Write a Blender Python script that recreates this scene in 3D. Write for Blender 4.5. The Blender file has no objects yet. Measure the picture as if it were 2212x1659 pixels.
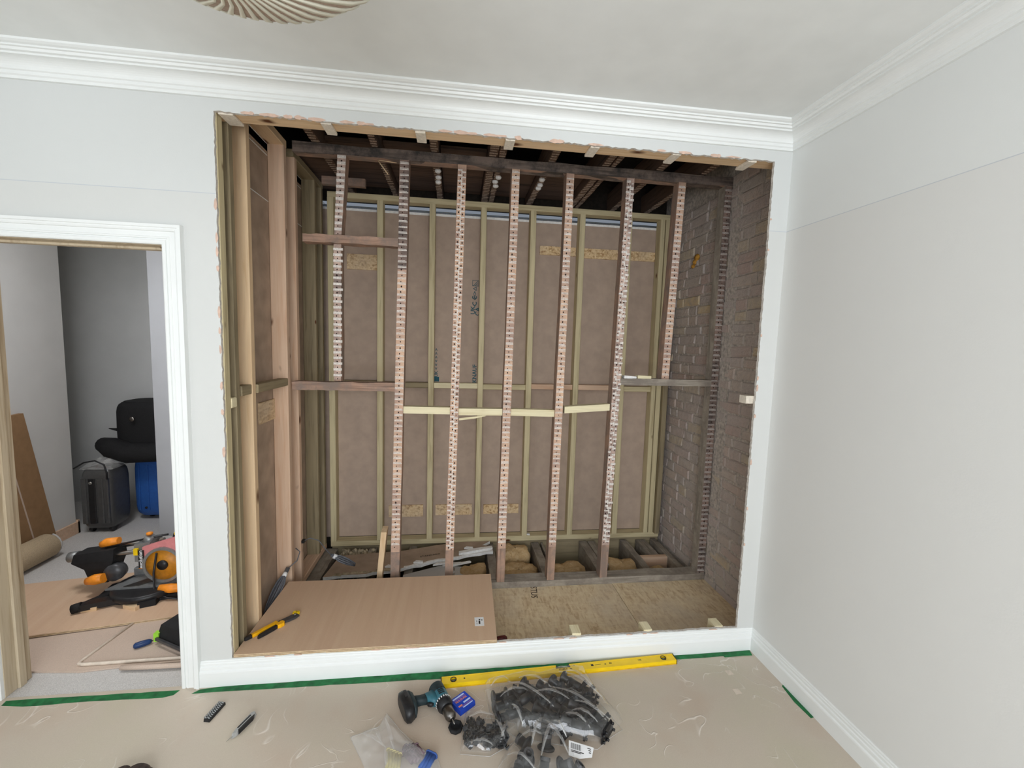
import bpy, bmesh, math, random
from mathutils import Vector, Matrix, Euler, noise
from mathutils.geometry import tessellate_polygon
R = math.radians
rnd = random.Random(7)
SC = bpy.context.scene
COL = SC.collection

# ---------------------------------------------------------------- camera, world, light, exposure
cam_d = bpy.data.cameras.new('camera'); cam = bpy.data.objects.new('camera', cam_d); COL.objects.link(cam)
cam.location = (0.9783, -2.0577, 1.6414)
cam.rotation_euler = (1.4778, -0.0283, -0.1264)
cam_d.sensor_width = 36; cam_d.lens = 932.45 / 2212 * 36; cam_d.clip_start = .01
SC.camera = cam
W = bpy.data.worlds.new('world'); SC.world = W; W.use_nodes = True
W.node_tree.nodes['Background'].inputs[0].default_value = (.75, .85, 1, 1)
W.node_tree.nodes['Background'].inputs[1].default_value = .25
SC.view_settings.view_transform = 'Standard'; SC.view_settings.look = 'None'
SC.view_settings.gamma = 1; SC.view_settings.use_curve_mapping = False
SC.view_settings.exposure = 0.08
def area(name, loc, rot, sx, sy, power, col=(1, 1, 1)):
    l = bpy.data.lights.new(name, 'AREA'); l.shape = 'RECTANGLE'; l.size = sx; l.size_y = sy; l.energy = power; l.color = col
    o = bpy.data.objects.new(name, l); COL.objects.link(o); o.location = loc; o.rotation_euler = rot
    return o
# daylight through the bay window behind the camera (window openings are built in wall_front)
area('window_daylight', (1.0, -4.22, 1.55), (R(90), 0, 0), 2.4, 1.7, 106, (.93, .975, 1.03))
area('side_fill_light', (-1.76, -3.1, 1.45), (R(90), 0, R(-90)), 1.6, 1.6, 17, (.93, .975, 1.03))  # added fill for the right wall and ceiling; no window known here
# ceiling lamp of the hall beyond the door
area('hall_light', (-1.15, .35, 2.6), (0, 0, 0), .5, .5, 22, (.97, .98, 1))
# the next room's daylight that reaches the slot above the rear board
area('next_room_light', (1.2, 2.3, 2.68), (R(-90), 0, 0), 2.2, .05, 1.2, (.95, .98, 1))

# ---------------------------------------------------------------- helpers: materials
def S(r, g, b):
    f = lambda c: (c / 12.92 if c <= .04045 else ((c + .055) / 1.055) ** 2.4)
    return (f(r / 255), f(g / 255), f(b / 255), 1)
class NB:
    def __init__(s, name):
        s.m = bpy.data.materials.new(name); s.m.use_nodes = True
        s.t = s.m.node_tree; s.t.nodes.clear()
        s.out = s.t.nodes.new('ShaderNodeOutputMaterial')
    def n(s, typ, ins=None, **props):
        nd = s.t.nodes.new('ShaderNode' + typ)
        for k, v in props.items(): setattr(nd, k, v)
        for k, v in (ins or {}).items():
            sock = nd.inputs[k]
            if isinstance(v, tuple) and len(v) == 2 and hasattr(v[0], 'outputs'): s.t.links.new(v[0].outputs[v[1]], sock)
            elif hasattr(v, 'outputs'): s.t.links.new(v.outputs[0], sock)
            else: sock.default_value = v
        return nd
    def ramp(s, fac, stops, interp='LINEAR'):
        nd = s.n('ValToRGB', {'Fac': fac}); cr = nd.color_ramp; cr.interpolation = interp
        while len(cr.elements) < len(stops): cr.elements.new(.5)
        for e, (p, c) in zip(cr.elements, stops): e.position = p; e.color = c
        return nd
    def mix(s, fac, a, b, blend='MIX'):
        nd = s.n('Mix', data_type='RGBA', blend_type=blend)
        for i, v in ((0, fac), (6, a), (7, b)):
            if isinstance(v, tuple) and len(v) == 2 and hasattr(v[0], 'outputs'): s.t.links.new(v[0].outputs[v[1]], nd.inputs[i])
            elif hasattr(v, 'outputs'): s.t.links.new(v.outputs[2] if v.bl_idname == 'ShaderNodeMix' else v.outputs[0], nd.inputs[i])
            else: nd.inputs[i].default_value = v
        return nd
    def math(s, op, a, b=0.0, c=None):
        nd = s.n('Math', operation=op)
        for i, v in enumerate((a, b) if c is None else (a, b, c)):
            if isinstance(v, tuple): s.t.links.new(v[0].outputs[v[1]], nd.inputs[i])
            elif hasattr(v, 'outputs'): s.t.links.new(v.outputs[0], nd.inputs[i])
            else: nd.inputs[i].default_value = v
        return nd
    def coord(s, scale=(1, 1, 1), rot=(0, 0, 0), rand=True):
        tc = s.n('TexCoord'); mp = s.n('Mapping', {'Vector': (tc, 'Object'), 'Scale': scale, 'Rotation': rot})
        if not rand: return mp
        oi = s.n('ObjectInfo'); mu = s.math('MULTIPLY', (oi, 'Random'), 37.0)
        cb = s.n('CombineXYZ', {'X': mu, 'Y': mu, 'Z': mu})
        return s.n('VectorMath', {0: mp, 1: cb}, operation='ADD')
    def done(s, col, rough=.6, metal=0, spec=.4, bump=None, bd=.3, bdist=.003, coat=0, **kw):
        p = s.n('BsdfPrincipled')
        if hasattr(col, 'outputs'): s.t.links.new(col.outputs[2] if col.bl_idname == 'ShaderNodeMix' else col.outputs[0], p.inputs['Base Color'])
        else: p.inputs['Base Color'].default_value = col
        if hasattr(rough, 'outputs'): s.t.links.new(rough.outputs[0], p.inputs['Roughness'])
        else: p.inputs['Roughness'].default_value = rough
        p.inputs['Metallic'].default_value = metal; p.inputs['Specular IOR Level'].default_value = spec
        p.inputs['Coat Weight'].default_value = coat
        for k, v in kw.items(): p.inputs[k.replace('_', ' ')].default_value = v
        if bump is not None:
            b = s.n('Bump', {'Height': bump, 'Strength': bd, 'Distance': bdist}); s.t.links.new(b.outputs[0], p.inputs['Normal'])
        s.t.links.new(p.outputs[0], s.out.inputs[0]); return s.m
def plain(name, c, rough=.5, metal=0, spec=.4, var=.12, scale=40, bd=.1, coat=0, **kw):
    b = NB(name); nz = b.n('TexNoise', {'Vector': b.coord(), 'Scale': scale, 'Detail': 4.0})
    d = tuple(max(0, x * (1 - var * 2)) for x in c[:3]) + (1,); l = tuple(min(1, x * (1 + var)) for x in c[:3]) + (1,)
    return b.done(b.ramp(nz, [(.3, d), (.7, l)]), rough, metal, spec, bump=nz, bd=bd, coat=coat, **kw)
def wood(name, ca, cb, axis='z', knots=.0, dark=None, rough=.75, grain=55, bd=.25, k=1.5, sat=.8):
    ca, cb = lift(ca, k, sat), lift(cb, k, sat); dark = lift(dark, k, sat) if dark else None
    sc = {'x': (.06, 1, 1), 'y': (1, .06, 1), 'z': (1, 1, .06)}[axis]
    b = NB(name); co = b.coord(sc)
    n1 = b.n('TexNoise', {'Vector': co, 'Scale': float(grain), 'Detail': 5.0, 'Distortion': .6})
    n2 = b.n('TexNoise', {'Vector': co, 'Scale': grain * .2, 'Detail': 3.0})
    f = b.math('ADD', b.math('MULTIPLY', n1, .6), b.math('MULTIPLY', n2, .4))
    col = b.ramp(f, [(.34, cb), (.5, ca), (.66, tuple(min(1, x * 1.12) for x in ca[:3]) + (1,))])
    if dark:
        n3 = b.n('TexNoise', {'Vector': b.coord(), 'Scale': 7.0, 'Detail': 6.0, 'Roughness': .7})
        col = b.mix(b.ramp(n3, [(.42, (0, 0, 0, 1)), (.62, (1, 1, 1, 1))]), col, dark)
    if knots:
        ks = {'x': (.45, 1, 1), 'y': (1, .45, 1), 'z': (1, 1, .45)}[axis]
        v = b.n('TexVoronoi', {'Vector': b.coord(ks), 'Scale': 9.0, 'Randomness': 1.0})
        nk = b.n('TexNoise', {'Vector': b.coord(), 'Scale': 3.0})
        kf = b.math('MULTIPLY', b.ramp((v, 'Distance'), [(knots * .6, (1, 1, 1, 1)), (knots * 1.3, (0, 0, 0, 1))]), b.ramp(nk, [(.48, (0, 0, 0, 1)), (.52, (1, 1, 1, 1))]))
        col = b.mix(kf, col, S(92, 52, 28))
    return b.done(col, rough, spec=.25, bump=n1, bd=bd)
M = {}
def lift(c, k=1.6, sat=.8, cap=.66):
    g = .3 * c[0] + .5 * c[1] + .2 * c[2]; c = [g + (x - g) * sat for x in c[:3]]; k = min(k, max(1, cap / max(c))); sat = 1
    return tuple(min(.9, max(.01, (g + (x - g) * sat) * k)) for x in c[:3]) + (1,)
# paint, plaster
def wallpaint(name, upper, lower, zc):
    b = NB(name); g = b.n('NewGeometry'); sp = b.n('SeparateXYZ', {0: (g, 'Position')})
    f = b.math('GREATER_THAN', (sp, 'Z'), zc)
    line = b.math('COMPARE', (sp, 'Z'), zc, .0016)
    nz = b.n('TexNoise', {'Vector': b.coord(rand=False), 'Scale': 3.0, 'Detail': 3.0})
    col = b.mix(f, lower, upper); col = b.mix(b.math('MULTIPLY', line, .5), col, S(176, 184, 196))
    col = b.mix(b.math('MULTIPLY', nz, .06), col, S(170, 168, 160))
    n2 = b.n('TexNoise', {'Vector': b.coord(rand=False), 'Scale': 180.0, 'Detail': 2.0})
    return b.done(col, .62, spec=.25, bump=n2, bd=.06)
M['wall'] = wallpaint('wall_paint', S(214, 216, 214), S(213, 214, 211), 2.244)  # same paint as the right wall, darkened to offset the window light
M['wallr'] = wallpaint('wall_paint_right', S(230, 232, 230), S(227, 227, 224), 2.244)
M['ceil'] = plain('ceiling_paint', S(234, 236, 234), .9, var=.02, scale=6)
M['trim'] = plain('trim_gloss_white', S(236, 238, 236), .35, var=.01, scale=8, bd=.02)
M['gyp'] = plain('gypsum_edge', S(216, 210, 202), .95, var=.12, scale=90, bd=.5)
M['gypw'] = plain('gypsum_white', S(244, 243, 240), .95, var=.06, scale=60, bd=.4)
M['pink'] = plain('torn_plaster_paper', S(216, 186, 168), .9, var=.08)
M['board'] = plain('plasterboard_paper', S(184, 163, 146), .95, var=.05, scale=14, bd=.05)
M['boardd'] = plain('plasterboard_paper_dusty', S(178, 156, 136), .95, var=.10, scale=9, bd=.05)
M['hallg'] = plain('hall_paint_toned_down', S(176, 178, 182), .8, var=.02, scale=5)  # hall paint made greyer to offset daylight through the doorway
M['hallw'] = plain('hall_paint', S(214, 214, 212), .8, var=.02, scale=5)
# timber
for ax in 'xyz':
    M['green' + ax] = wood('treated_timber_' + ax, S(196, 180, 134), S(170, 152, 108), ax, knots=.10, k=1.15)
    M['dkgreen' + ax] = wood('treated_timber_dark_' + ax, S(142, 126, 92), S(114, 100, 72), ax, knots=.06, k=1.2)
    M['pine' + ax] = wood('pine_' + ax, S(224, 192, 150), S(202, 164, 118), ax, knots=.17, k=1.1, sat=.9)
    M['pinkpine' + ax] = wood('pink_pine_' + ax, S(218, 184, 154), S(198, 158, 126), ax, knots=.12, k=1.15, sat=.9)
    M['fresh' + ax] = wood('fresh_timber_' + ax, S(236, 222, 176), S(222, 204, 152), ax, knots=.04, k=1.1)
    M['old' + ax] = wood('old_timber_' + ax, S(152, 116, 92), S(104, 78, 62), ax, dark=S(118, 100, 88), sat=.75)
    M['oldgrey' + ax] = wood('old_grey_timber_' + ax, S(138, 128, 114), S(96, 88, 78), ax, dark=S(112, 102, 92))
    M['olddark' + ax] = wood('old_dark_timber_' + ax, S(112, 96, 86), S(68, 60, 54), ax, dark=S(58, 54, 52))
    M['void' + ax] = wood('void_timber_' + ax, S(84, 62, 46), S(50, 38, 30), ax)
M['lath'] = wood('lath_face', S(204, 164, 132), S(172, 134, 108), 'z', dark=S(150, 120, 104), grain=40)
M['lathd'] = wood('lath_face_dark', S(128, 104, 92), S(90, 74, 66), 'z', dark=S(76, 66, 62), grain=40)
M['lathp'] = wood('lath_face_pale', S(176, 148, 132), S(140, 116, 104), 'z', dark=S(116, 98, 90), grain=40)
M['lime'] = plain('lime_plaster', S(236, 228, 220), .95, var=.14, scale=120, bd=.6)
M['limed'] = plain('lime_plaster_grey', S(196, 188, 182), .95, var=.16, scale=120, bd=.6)
M['limej'] = plain('lime_plaster_joist', S(168, 146, 128), .95, var=.2, scale=120, bd=.6)
M['nail'] = plain('nail_stain', S(50, 32, 24), .8)
M['sawn'] = plain('sawn_end_grain', S(226, 216, 200), .9, var=.08, scale=90, bd=.3)
M['trimwood'] = M['pinkpinex']
def plywood():
    b = NB('plywood_face'); co = b.coord((1, .05, 1), rot=(0, 0, R(-17)))
    n1 = b.n('TexNoise', {'Vector': co, 'Scale': 24.0, 'Detail': 6.0, 'Distortion': .8})
    n2 = b.n('TexNoise', {'Vector': b.coord(), 'Scale': 260.0, 'Detail': 2.0})
    n3 = b.n('TexNoise', {'Vector': b.coord(), 'Scale': 4.0, 'Detail': 3.0})
    c = b.ramp(n1, [(.2, S(204, 170, 144)), (.55, S(213, 182, 155)), (.85, S(219, 191, 164))])
    c = b.mix(b.math('MULTIPLY', n2, .3), c, S(186, 152, 126)); c = b.mix(b.math('MULTIPLY', n3, .3), c, S(214, 184, 146))
    return b.done(c, .7, spec=.25, bump=n2, bd=.15)
M['ply'] = plywood()
M['plyedge'] = plain('plywood_edge', S(214, 192, 158), .8, var=.12, scale=60)
M['plyedged'] = plain('plywood_edge_dark_ply', S(164, 136, 104), .8, var=.12, scale=60)
def osb(name, c):
    b = NB(name); cols = []
    for ang, sx, sc in ((20, .3, 70.), (100, .3, 82.), (60, .35, 64.)):
        v = b.n('TexVoronoi', {'Vector': b.coord((1, sx, 1) if ang != 60 else (sx, 1, 1), rot=(0, 0, R(ang))), 'Scale': sc})
        cols.append(b.n('SeparateColor', {0: (v, 'Color')}))
    f = b.math('ADD', b.math('MULTIPLY', cols[0], .4), b.math('ADD', b.math('MULTIPLY', cols[1], .35), b.math('MULTIPLY', cols[2], .25)))
    col = b.ramp(f, c); nz = b.n('TexNoise', {'Vector': b.coord(), 'Scale': 3.0, 'Detail': 3.0})
    col = b.mix(b.ramp(nz, [(.45, (0, 0, 0, 1)), (.75, (.6, .6, .6, 1))]), col, S(204, 190, 172))
    return b.done(col, .75, spec=.25, bump=f, bd=.25)
M['osb'] = osb('osb_floor', [(.1, S(200, 172, 136)), (.45, S(224, 202, 166)), (.85, S(234, 216, 182))])
M['osbp'] = osb('osb_pattress', [(.15, S(176, 136, 94)), (.45, S(220, 188, 142)), (.8, S(236, 210, 168))])
def brickmat():
    b = NB('old_brick'); oi = b.n('ObjectInfo')
    c = b.ramp((oi, 'Random'), [(0, S(208, 190, 182)), (.3, S(198, 188, 180)), (.5, S(212, 196, 182)), (.68, S(204, 180, 170)), (.86, S(200, 190, 180)), (.96, S(214, 198, 172)), (1, S(228, 204, 160))])
    n1 = b.n('TexNoise', {'Vector': b.coord(), 'Scale': 26.0, 'Detail': 7.0, 'Roughness': .7})
    n2 = b.n('TexNoise', {'Vector': b.coord(rand=False), 'Scale': 3.5, 'Detail': 5.0})
    c = b.mix(b.ramp(n1, [(.35, (0, 0, 0, 1)), (.7, (.7, .7, .7, 1))]), c, S(186, 174, 168))
    c = b.mix(b.ramp(n2, [(.4, (0, 0, 0, 1)), (.65, (.6, .6, .6, 1))]), c, S(194, 186, 180))
    n4 = b.n('TexNoise', {'Vector': b.coord(), 'Scale': 70.0, 'Detail': 3.0})
    c = b.mix(b.ramp(n4, [(.66, (0, 0, 0, 1)), (.74, (.6, .6, .6, 1))]), c, S(226, 218, 208))
    return b.done(c, .95, spec=.15, bump=n1, bd=1, bdist=.014)
M['brick'] = brickmat()
M['mortar'] = plain('old_mortar', S(192, 182, 172), .98, var=.2, scale=50, bd=.9)
def floorfilm():
    b = NB('carpet_under_film')
    n = b.n('TexNoise', {'Vector': b.coord(), 'Scale': 500.0, 'Detail': 2.0})
    n2 = b.n('TexNoise', {'Vector': b.coord(), 'Scale': 2.2, 'Detail': 4.0})
    c = b.ramp(n2, [(.35, S(202, 184, 166)), (.5, S(206, 194, 178)), (.65, S(203, 194, 174))])
    c = b.mix(b.math('MULTIPLY', n, .3), c, S(140, 122, 106))
    w = b.n('TexNoise', {'Vector': b.coord(), 'Scale': 5.0, 'Detail': 1.5, 'Distortion': 1.4})
    ln = b.ramp(b.math('ABSOLUTE', b.math('SUBTRACT', w, .5)), [(0, (1, 1, 1, 1)), (.013, (0, 0, 0, 1))])
    mk = b.ramp(b.n('TexNoise', {'Vector': b.coord((1, 1, 1)), 'Scale': 4.1, 'Detail': 2.0}), [(.52, (0, 0, 0, 1)), (.62, (1, 1, 1, 1))])
    wr = b.math('MULTIPLY', ln, mk)
    c = b.mix(b.math('MULTIPLY', wr, .65), c, S(236, 228, 218))
    return b.done(c, .45, spec=.35, bump=wr, bd=.4, bdist=.004)
M['floor'] = floorfilm()
M['carpet'] = plain('grey_carpet', S(206, 203, 200), .95, var=.16, scale=420, bd=.5)
M['paper'] = plain('brown_floor_paper', S(200, 180, 164), .85, var=.06, scale=300, bd=.2)
M['papere'] = plain('pale_paper_edge', S(218, 204, 188), .8, var=.06)
M['carton'] = plain('brown_carton', S(150, 118, 84), .9, var=.06, scale=20)
M['cartroll'] = plain('carpet_roll_back', S(188, 168, 138), .95, var=.12, scale=250, bd=.4)
def wool():
    b = NB('mineral_wool'); n1 = b.n('TexNoise', {'Vector': b.coord(), 'Scale': 30.0, 'Detail': 8.0, 'Roughness': .75, 'Distortion': 1.2})
    n2 = b.n('TexNoise', {'Vector': b.coord(), 'Scale': 9.0, 'Detail': 3.0})
    c = b.ramp(n1, [(.3, S(196, 156, 108)), (.5, S(222, 190, 142)), (.7, S(236, 212, 170))])
    c = b.mix(b.math('MULTIPLY', n2, .4), c, S(190, 156, 116))
    return b.done(c, 1, spec=.1, bump=n1, bd=1, bdist=.012)
M['wool'] = wool()
M['tape'] = plain('green_masking_tape', S(32, 112, 62), .7, var=.25, scale=30, bd=.15)
M['yellow'] = plain('yellow_enamel', S(244, 204, 20), .35, var=.06, scale=14, bd=.02)
M['yellowd'] = plain('shaded_yellow_enamel', S(226, 180, 20), .45, var=.1)  # darker copy of the enamel, for the shaded flange
M['black'] = plain('black_plastic', S(34, 34, 36), .4, var=.15, scale=60)
M['blackm'] = plain('black_matt', S(24, 24, 26), .75, var=.2, scale=30)
M['charcoal'] = plain('charcoal_plastic', S(66, 66, 68), .35, var=.15)
M['teal'] = plain('teal_plastic', S(56, 108, 122), .45, var=.1)
M['tealdark'] = plain('dark_rubber_grip', S(36, 50, 54), .6, var=.15)
M['steel'] = plain('steel', S(190, 188, 184), .28, metal=1, var=.08)
M['steeld'] = plain('dark_steel', S(120, 116, 112), .35, metal=1, var=.1)
M['alu'] = plain('grey_cast_metal', S(150, 152, 152), .45, metal=.6, var=.08)
M['galv'] = plain('galvanised_channel', S(196, 204, 214), .2, metal=1, var=.05)
M['greyp'] = plain('grey_plastic', S(168, 168, 166), .4, var=.06)
M['orange'] = plain('orange_plastic', S(244, 148, 40), .45, var=.08)
M['amber'] = plain('amber_blade', S(206, 136, 34), .45, metal=0, var=.12)
M['pinkp'] = plain('pink_film_panel', S(222, 140, 140), .4, var=.04)
M['blue'] = plain('blue_packet', S(24, 70, 190), .3, var=.05)
M['sblue'] = plain('blue_suitcase_shell', S(46, 92, 164), .4, var=.06)
M['white'] = plain('white_label', S(236, 236, 236), .6, var=.02)
M['lblue'] = plain('pale_blue_print', S(196, 212, 248), .5, var=.02)
M['violet'] = plain('violet_print', S(120, 92, 170), .5, var=.05)
M['salmon'] = plain('salmon_print', S(232, 142, 112), .5, var=.04)
M['ink'] = plain('black_ink', S(36, 32, 30), .6, var=.1)
M['inkb'] = plain('brown_stamp_ink', S(58, 42, 34), .8, var=.2)
M['inkt'] = plain('teal_ink', S(44, 92, 104), .8, var=.1)
M['lime_g'] = plain('lime_green_latch', S(160, 222, 66), .4, var=.04)
M['navy'] = plain('navy_handle', S(30, 58, 104), .4, var=.08)
M['red'] = plain('dark_red_handle', S(96, 28, 26), .4, var=.25, scale=90)
M['cable'] = plain('grey_cable', S(104, 106, 112), .45, var=.1)
M['cream'] = plain('cream_shade_strip', S(226, 224, 208), .6, var=.02)
M['shade'] = plain('taupe_shade_paper', S(176, 156, 142), .8, var=.08, scale=120)
M['fabric'] = plain('black_bag_fabric', S(22, 22, 24), .85, var=.25, scale=160, bd=.3)
M['suit'] = plain('grey_suitcase_shell', S(84, 84, 84), .3, metal=.2, var=.06)
M['glassv'] = plain('vial_green', S(120, 128, 104), .15, var=.1)
M['bootm'] = plain('brown_boot', S(74, 60, 54), .7, var=.3, scale=60)
M['hangy'] = plain('yellow_rubber_print', S(206, 190, 110), .6, var=.1)
M['mauve'] = plain('mauve_rubber', S(116, 92, 100), .6, var=.25, scale=50)
M['bluer'] = plain('blue_rubber', S(66, 96, 160), .6, var=.1)
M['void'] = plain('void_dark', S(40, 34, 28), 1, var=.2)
M['rubble'] = plain('plaster_rubble', S(186, 172, 146), 1, var=.3, scale=30, bd=.6)
M['foam'] = plain('yellow_foam', S(204, 150, 62), .9, var=.2, scale=60, bd=.8)
def film(name, haze, gl, bump=.6):
    b = NB(name); nz = b.n('TexNoise', {'Vector': b.coord((1, .5, 1)), 'Scale': 9.0, 'Detail': 2.0, 'Distortion': .8})
    bp = b.n('Bump', {'Height': nz, 'Strength': bump, 'Distance': .02})
    t = b.n('BsdfTransparent', {'Color': (.985, .985, .985, 1)}); d = b.n('BsdfDiffuse', {'Color': (.86, .86, .85, 1)})
    g = b.n('BsdfGlossy', {'Color': (1, 1, 1, 1), 'Roughness': .1, 'Normal': bp})
    lw = b.n('LayerWeight', {'Blend': .5}); fr = b.math('POWER', (lw, 'Facing'), 4.0)
    m1 = b.n('MixShader', {0: haze, 1: t, 2: d})
    m2 = b.n('MixShader', {0: b.math('ADD', gl, b.math('MULTIPLY', fr, .35)), 1: m1, 2: g})
    b.t.links.new(m2.outputs[0], b.out.inputs[0]); return b.m
M['film'] = film('clear_film', .03, .05)
M['crease'] = film('film_crease', .2, .16)
M['haze'] = film('hazy_film', .27, .01, .2)

# ---------------------------------------------------------------- helpers: meshes and tagging
WM = {}
class MB:
    def __init__(s): s.v = []; s.f = []; s.mi = []; s.sm = []
    def add(s, vs, fs, mi=0, sm=False):
        o = len(s.v); s.v += [Vector(p) for p in vs]; s.f += [tuple(i + o for i in f) for f in fs]; s.mi += [mi] * len(fs); s.sm += [sm] * len(fs); return s
    def box(s, lo, hi, mi=0, mat=None, top=1.0):
        x0, y0, z0 = lo; x1, y1, z1 = hi; cx, cy = (x0 + x1) / 2, (y0 + y1) / 2
        T = lambda x, y: (cx + (x - cx) * top, cy + (y - cy) * top)
        vs = [(x0, y0, z0), (x1, y0, z0), (x1, y1, z0), (x0, y1, z0)] + [(*T(x, y), z1) for x, y in ((x0, y0), (x1, y0), (x1, y1), (x0, y1))]
        if mat: vs = [mat @ Vector(v) for v in vs]
        return s.add(vs, [(3, 2, 1, 0), (4, 5, 6, 7), (0, 1, 5, 4), (1, 2, 6, 5), (2, 3, 7, 6), (3, 0, 4, 7)], mi)
    def loft(s, rings, mi=0, sm=False, cap=True):
        n = len(rings[0]); vs = [p for r in rings for p in r]; fs = []
        for k in range(len(rings) - 1):
            for i in range(n): j = (i + 1) % n; fs.append((k * n + i, k * n + j, (k + 1) * n + j, (k + 1) * n + i))
        s.add(vs, fs, mi, sm)
        if cap:
            o = len(s.v) - len(vs)
            s.f += [tuple(o + i for i in reversed(range(n))), tuple(o + len(vs) - n + i for i in range(n))]; s.mi += [mi, mi]; s.sm += [False, False]
        return s
    def beam(s, lo, hi, axis='z', ch=.003, sh=(0, 0), mi=0):
        # timber with eased arrises; sh = lean of the far end in the two cross axes
        a = 'xyz'.index(axis); o = [i for i in range(3) if i != a]
        l0, l1, h0, h1 = lo[o[0]], lo[o[1]], hi[o[0]], hi[o[1]]
        sec = [(l0 + ch, l1), (h0 - ch, l1), (h0, l1 + ch), (h0, h1 - ch), (h0 - ch, h1), (l0 + ch, h1), (l0, h1 - ch), (l0, l1 + ch)]
        rings = []
        for t, e in ((lo[a], 0), (hi[a], 1)):
            rr = []
            for p, q in sec:
                v = [0, 0, 0]; v[a] = t; v[o[0]] = p + sh[0] * e; v[o[1]] = q + sh[1] * e; rr.append(tuple(v))
            rings.append(rr)
        return s.loft(rings, mi)
    def tube(s, pts, r, seg=10, mi=0, sm=True):
        pts = [Vector(p) for p in pts]; rr = r if isinstance(r, (list, tuple)) else [r] * len(pts); rings = []
        up = Vector((0, 0, 1))
        for i, p in enumerate(pts):
            d = (pts[min(i + 1, len(pts) - 1)] - pts[max(i - 1, 0)]).normalized()
            u = up if abs(d.dot(up)) < .95 else Vector((1, 0, 0))
            a = d.cross(u).normalized(); b = a.cross(d)
            rings.append([p + rr[i] * (math.cos(t) * a + math.sin(t) * b) for t in [2 * math.pi * k / seg for k in range(seg)]])
        return s.loft(rings, mi, sm)
    def lathe(s, prof, c=(0, 0, 0), seg=24, mi=0, mat=None, sm=True):
        rings = [[Vector((c[0] + r * math.cos(t), c[1] + r * math.sin(t), c[2] + z)) for t in [2 * math.pi * k / seg for k in range(seg)]] for r, z in prof]
        if mat: rings = [[mat @ p for p in r] for r in rings]
        return s.loft(rings, mi, sm)
    def ring(s, prof, c=(0, 0, 0), seg=24, mi=0, mat=None):
        prof = list(prof) + [prof[0]]
        rings = [[Vector((c[0] + r * math.cos(t), c[1] + r * math.sin(t), c[2] + z)) for t in [2 * math.pi * k / seg for k in range(seg)]] for r, z in prof]
        if mat: rings = [[mat @ p for p in r] for r in rings]
        return s.loft(rings, mi, False, cap=False)
    def prism(s, poly, z0, z1, mi=0, side=None, mat=None, sc=1.0):
        n = len(poly); cx = sum(p[0] for p in poly) / n; cy = sum(p[1] for p in poly) / n
        vs = [Vector((x, y, z0)) for x, y in poly] + [Vector((cx + (x - cx) * sc, cy + (y - cy) * sc, z1)) for x, y in poly]
        if mat: vs = [mat @ v for v in vs]
        tri = tessellate_polygon([[Vector((x, y, 0)) for x, y in poly]])
        area2 = sum(poly[i][0] * poly[(i + 1) % n][1] - poly[(i + 1) % n][0] * poly[i][1] for i in range(n))
        fs = []
        for t in tri:
            a, b, c = t; cr = (poly[b][0] - poly[a][0]) * (poly[c][1] - poly[a][1]) - (poly[c][0] - poly[a][0]) * (poly[b][1] - poly[a][1])
            if cr < 0: a, c = c, a
            fs += [(a + n, b + n, c + n), (c, b, a)]
        s.add(vs, fs, mi)
        sd = [((i, (i + 1) % n, (i + 1) % n + n, i + n) if area2 > 0 else ((i + 1) % n, i, i + n, (i + 1) % n + n)) for i in range(n)]
        o = len(s.v) - 2 * n; s.f += [tuple(i + o for i in f) for f in sd]; s.mi += [mi if side is None else side] * n; s.sm += [False] * n
        return s
    def mesh(s, name, mats, inv=None):
        me = bpy.data.meshes.new(name)
        me.from_pydata([tuple(inv @ v) if inv else tuple(v) for v in s.v], [], s.f); me.update()
        for m in (mats if isinstance(mats, list) else [mats]): me.materials.append(M[m] if isinstance(m, str) else m)
        me.polygons.foreach_set('material_index', s.mi); me.polygons.foreach_set('use_smooth', s.sm)
        return me
    def build(s, name, mats, parent=None, local=False, label=None, kind=None):
        inv = WM[parent.name].inverted() if parent is not None and not local else None
        o = bpy.data.objects.new(name, s.mesh(name, mats, inv)); COL.objects.link(o)
        if parent is not None: o.parent = parent; WM[o.name] = WM[parent.name].copy()
        else: WM[o.name] = Matrix()
        if label: o['label'] = label
        if kind: o['kind'] = kind
        return o
def tag(o, label, cat, group=None):
    o['label'] = label; o['category'] = cat
    if group: o['group'] = group
    return o
def thing(name, label, cat, loc=(0, 0, 0), rz=0, group=None, rot=None):
    o = bpy.data.objects.new(name, None); COL.objects.link(o); o.location = loc; o.empty_display_size = .05
    o.rotation_euler = rot or (0, 0, rz); WM[o.name] = Matrix.Translation(loc) @ Euler(o.rotation_euler).to_matrix().to_4x4()
    return tag(o, label, cat, group)
def single(mb, name, mats, label, cat, group=None):
    # a thing that is one mesh: origin at the bottom centre of its own extent
    c = [sum(v[i] for v in mb.v) / len(mb.v) for i in range(2)] + [min(v.z for v in mb.v)]
    o = bpy.data.objects.new(name, mb.mesh(name, mats, Matrix.Translation(c).inverted())); COL.objects.link(o); o.location = c
    WM[o.name] = Matrix.Translation(c)
    return tag(o, label, cat, group)
def structure(mb, name, mats):
    return mb.build(name, mats, kind='structure')
def text(s, size, mat, parent, M4, name='lettering', ext=.0004, outline=False, bold=False):
    cu = bpy.data.curves.new(name, 'FONT'); cu.body = s; cu.size = size; cu.extrude = ext; cu.align_x = 'CENTER'; cu.align_y = 'CENTER'
    cu.resolution_u = 2
    if bold: cu.offset = size * .02
    tmp = bpy.data.objects.new('tmp', cu); me = bpy.data.meshes.new_from_object(tmp); bpy.data.objects.remove(tmp); bpy.data.curves.remove(cu)
    me.transform(M4); me.materials.clear(); me.materials.append(M[mat])
    o = bpy.data.objects.new(name, me); COL.objects.link(o); o.parent = parent; WM[o.name] = WM[parent.name].copy(); return o
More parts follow.
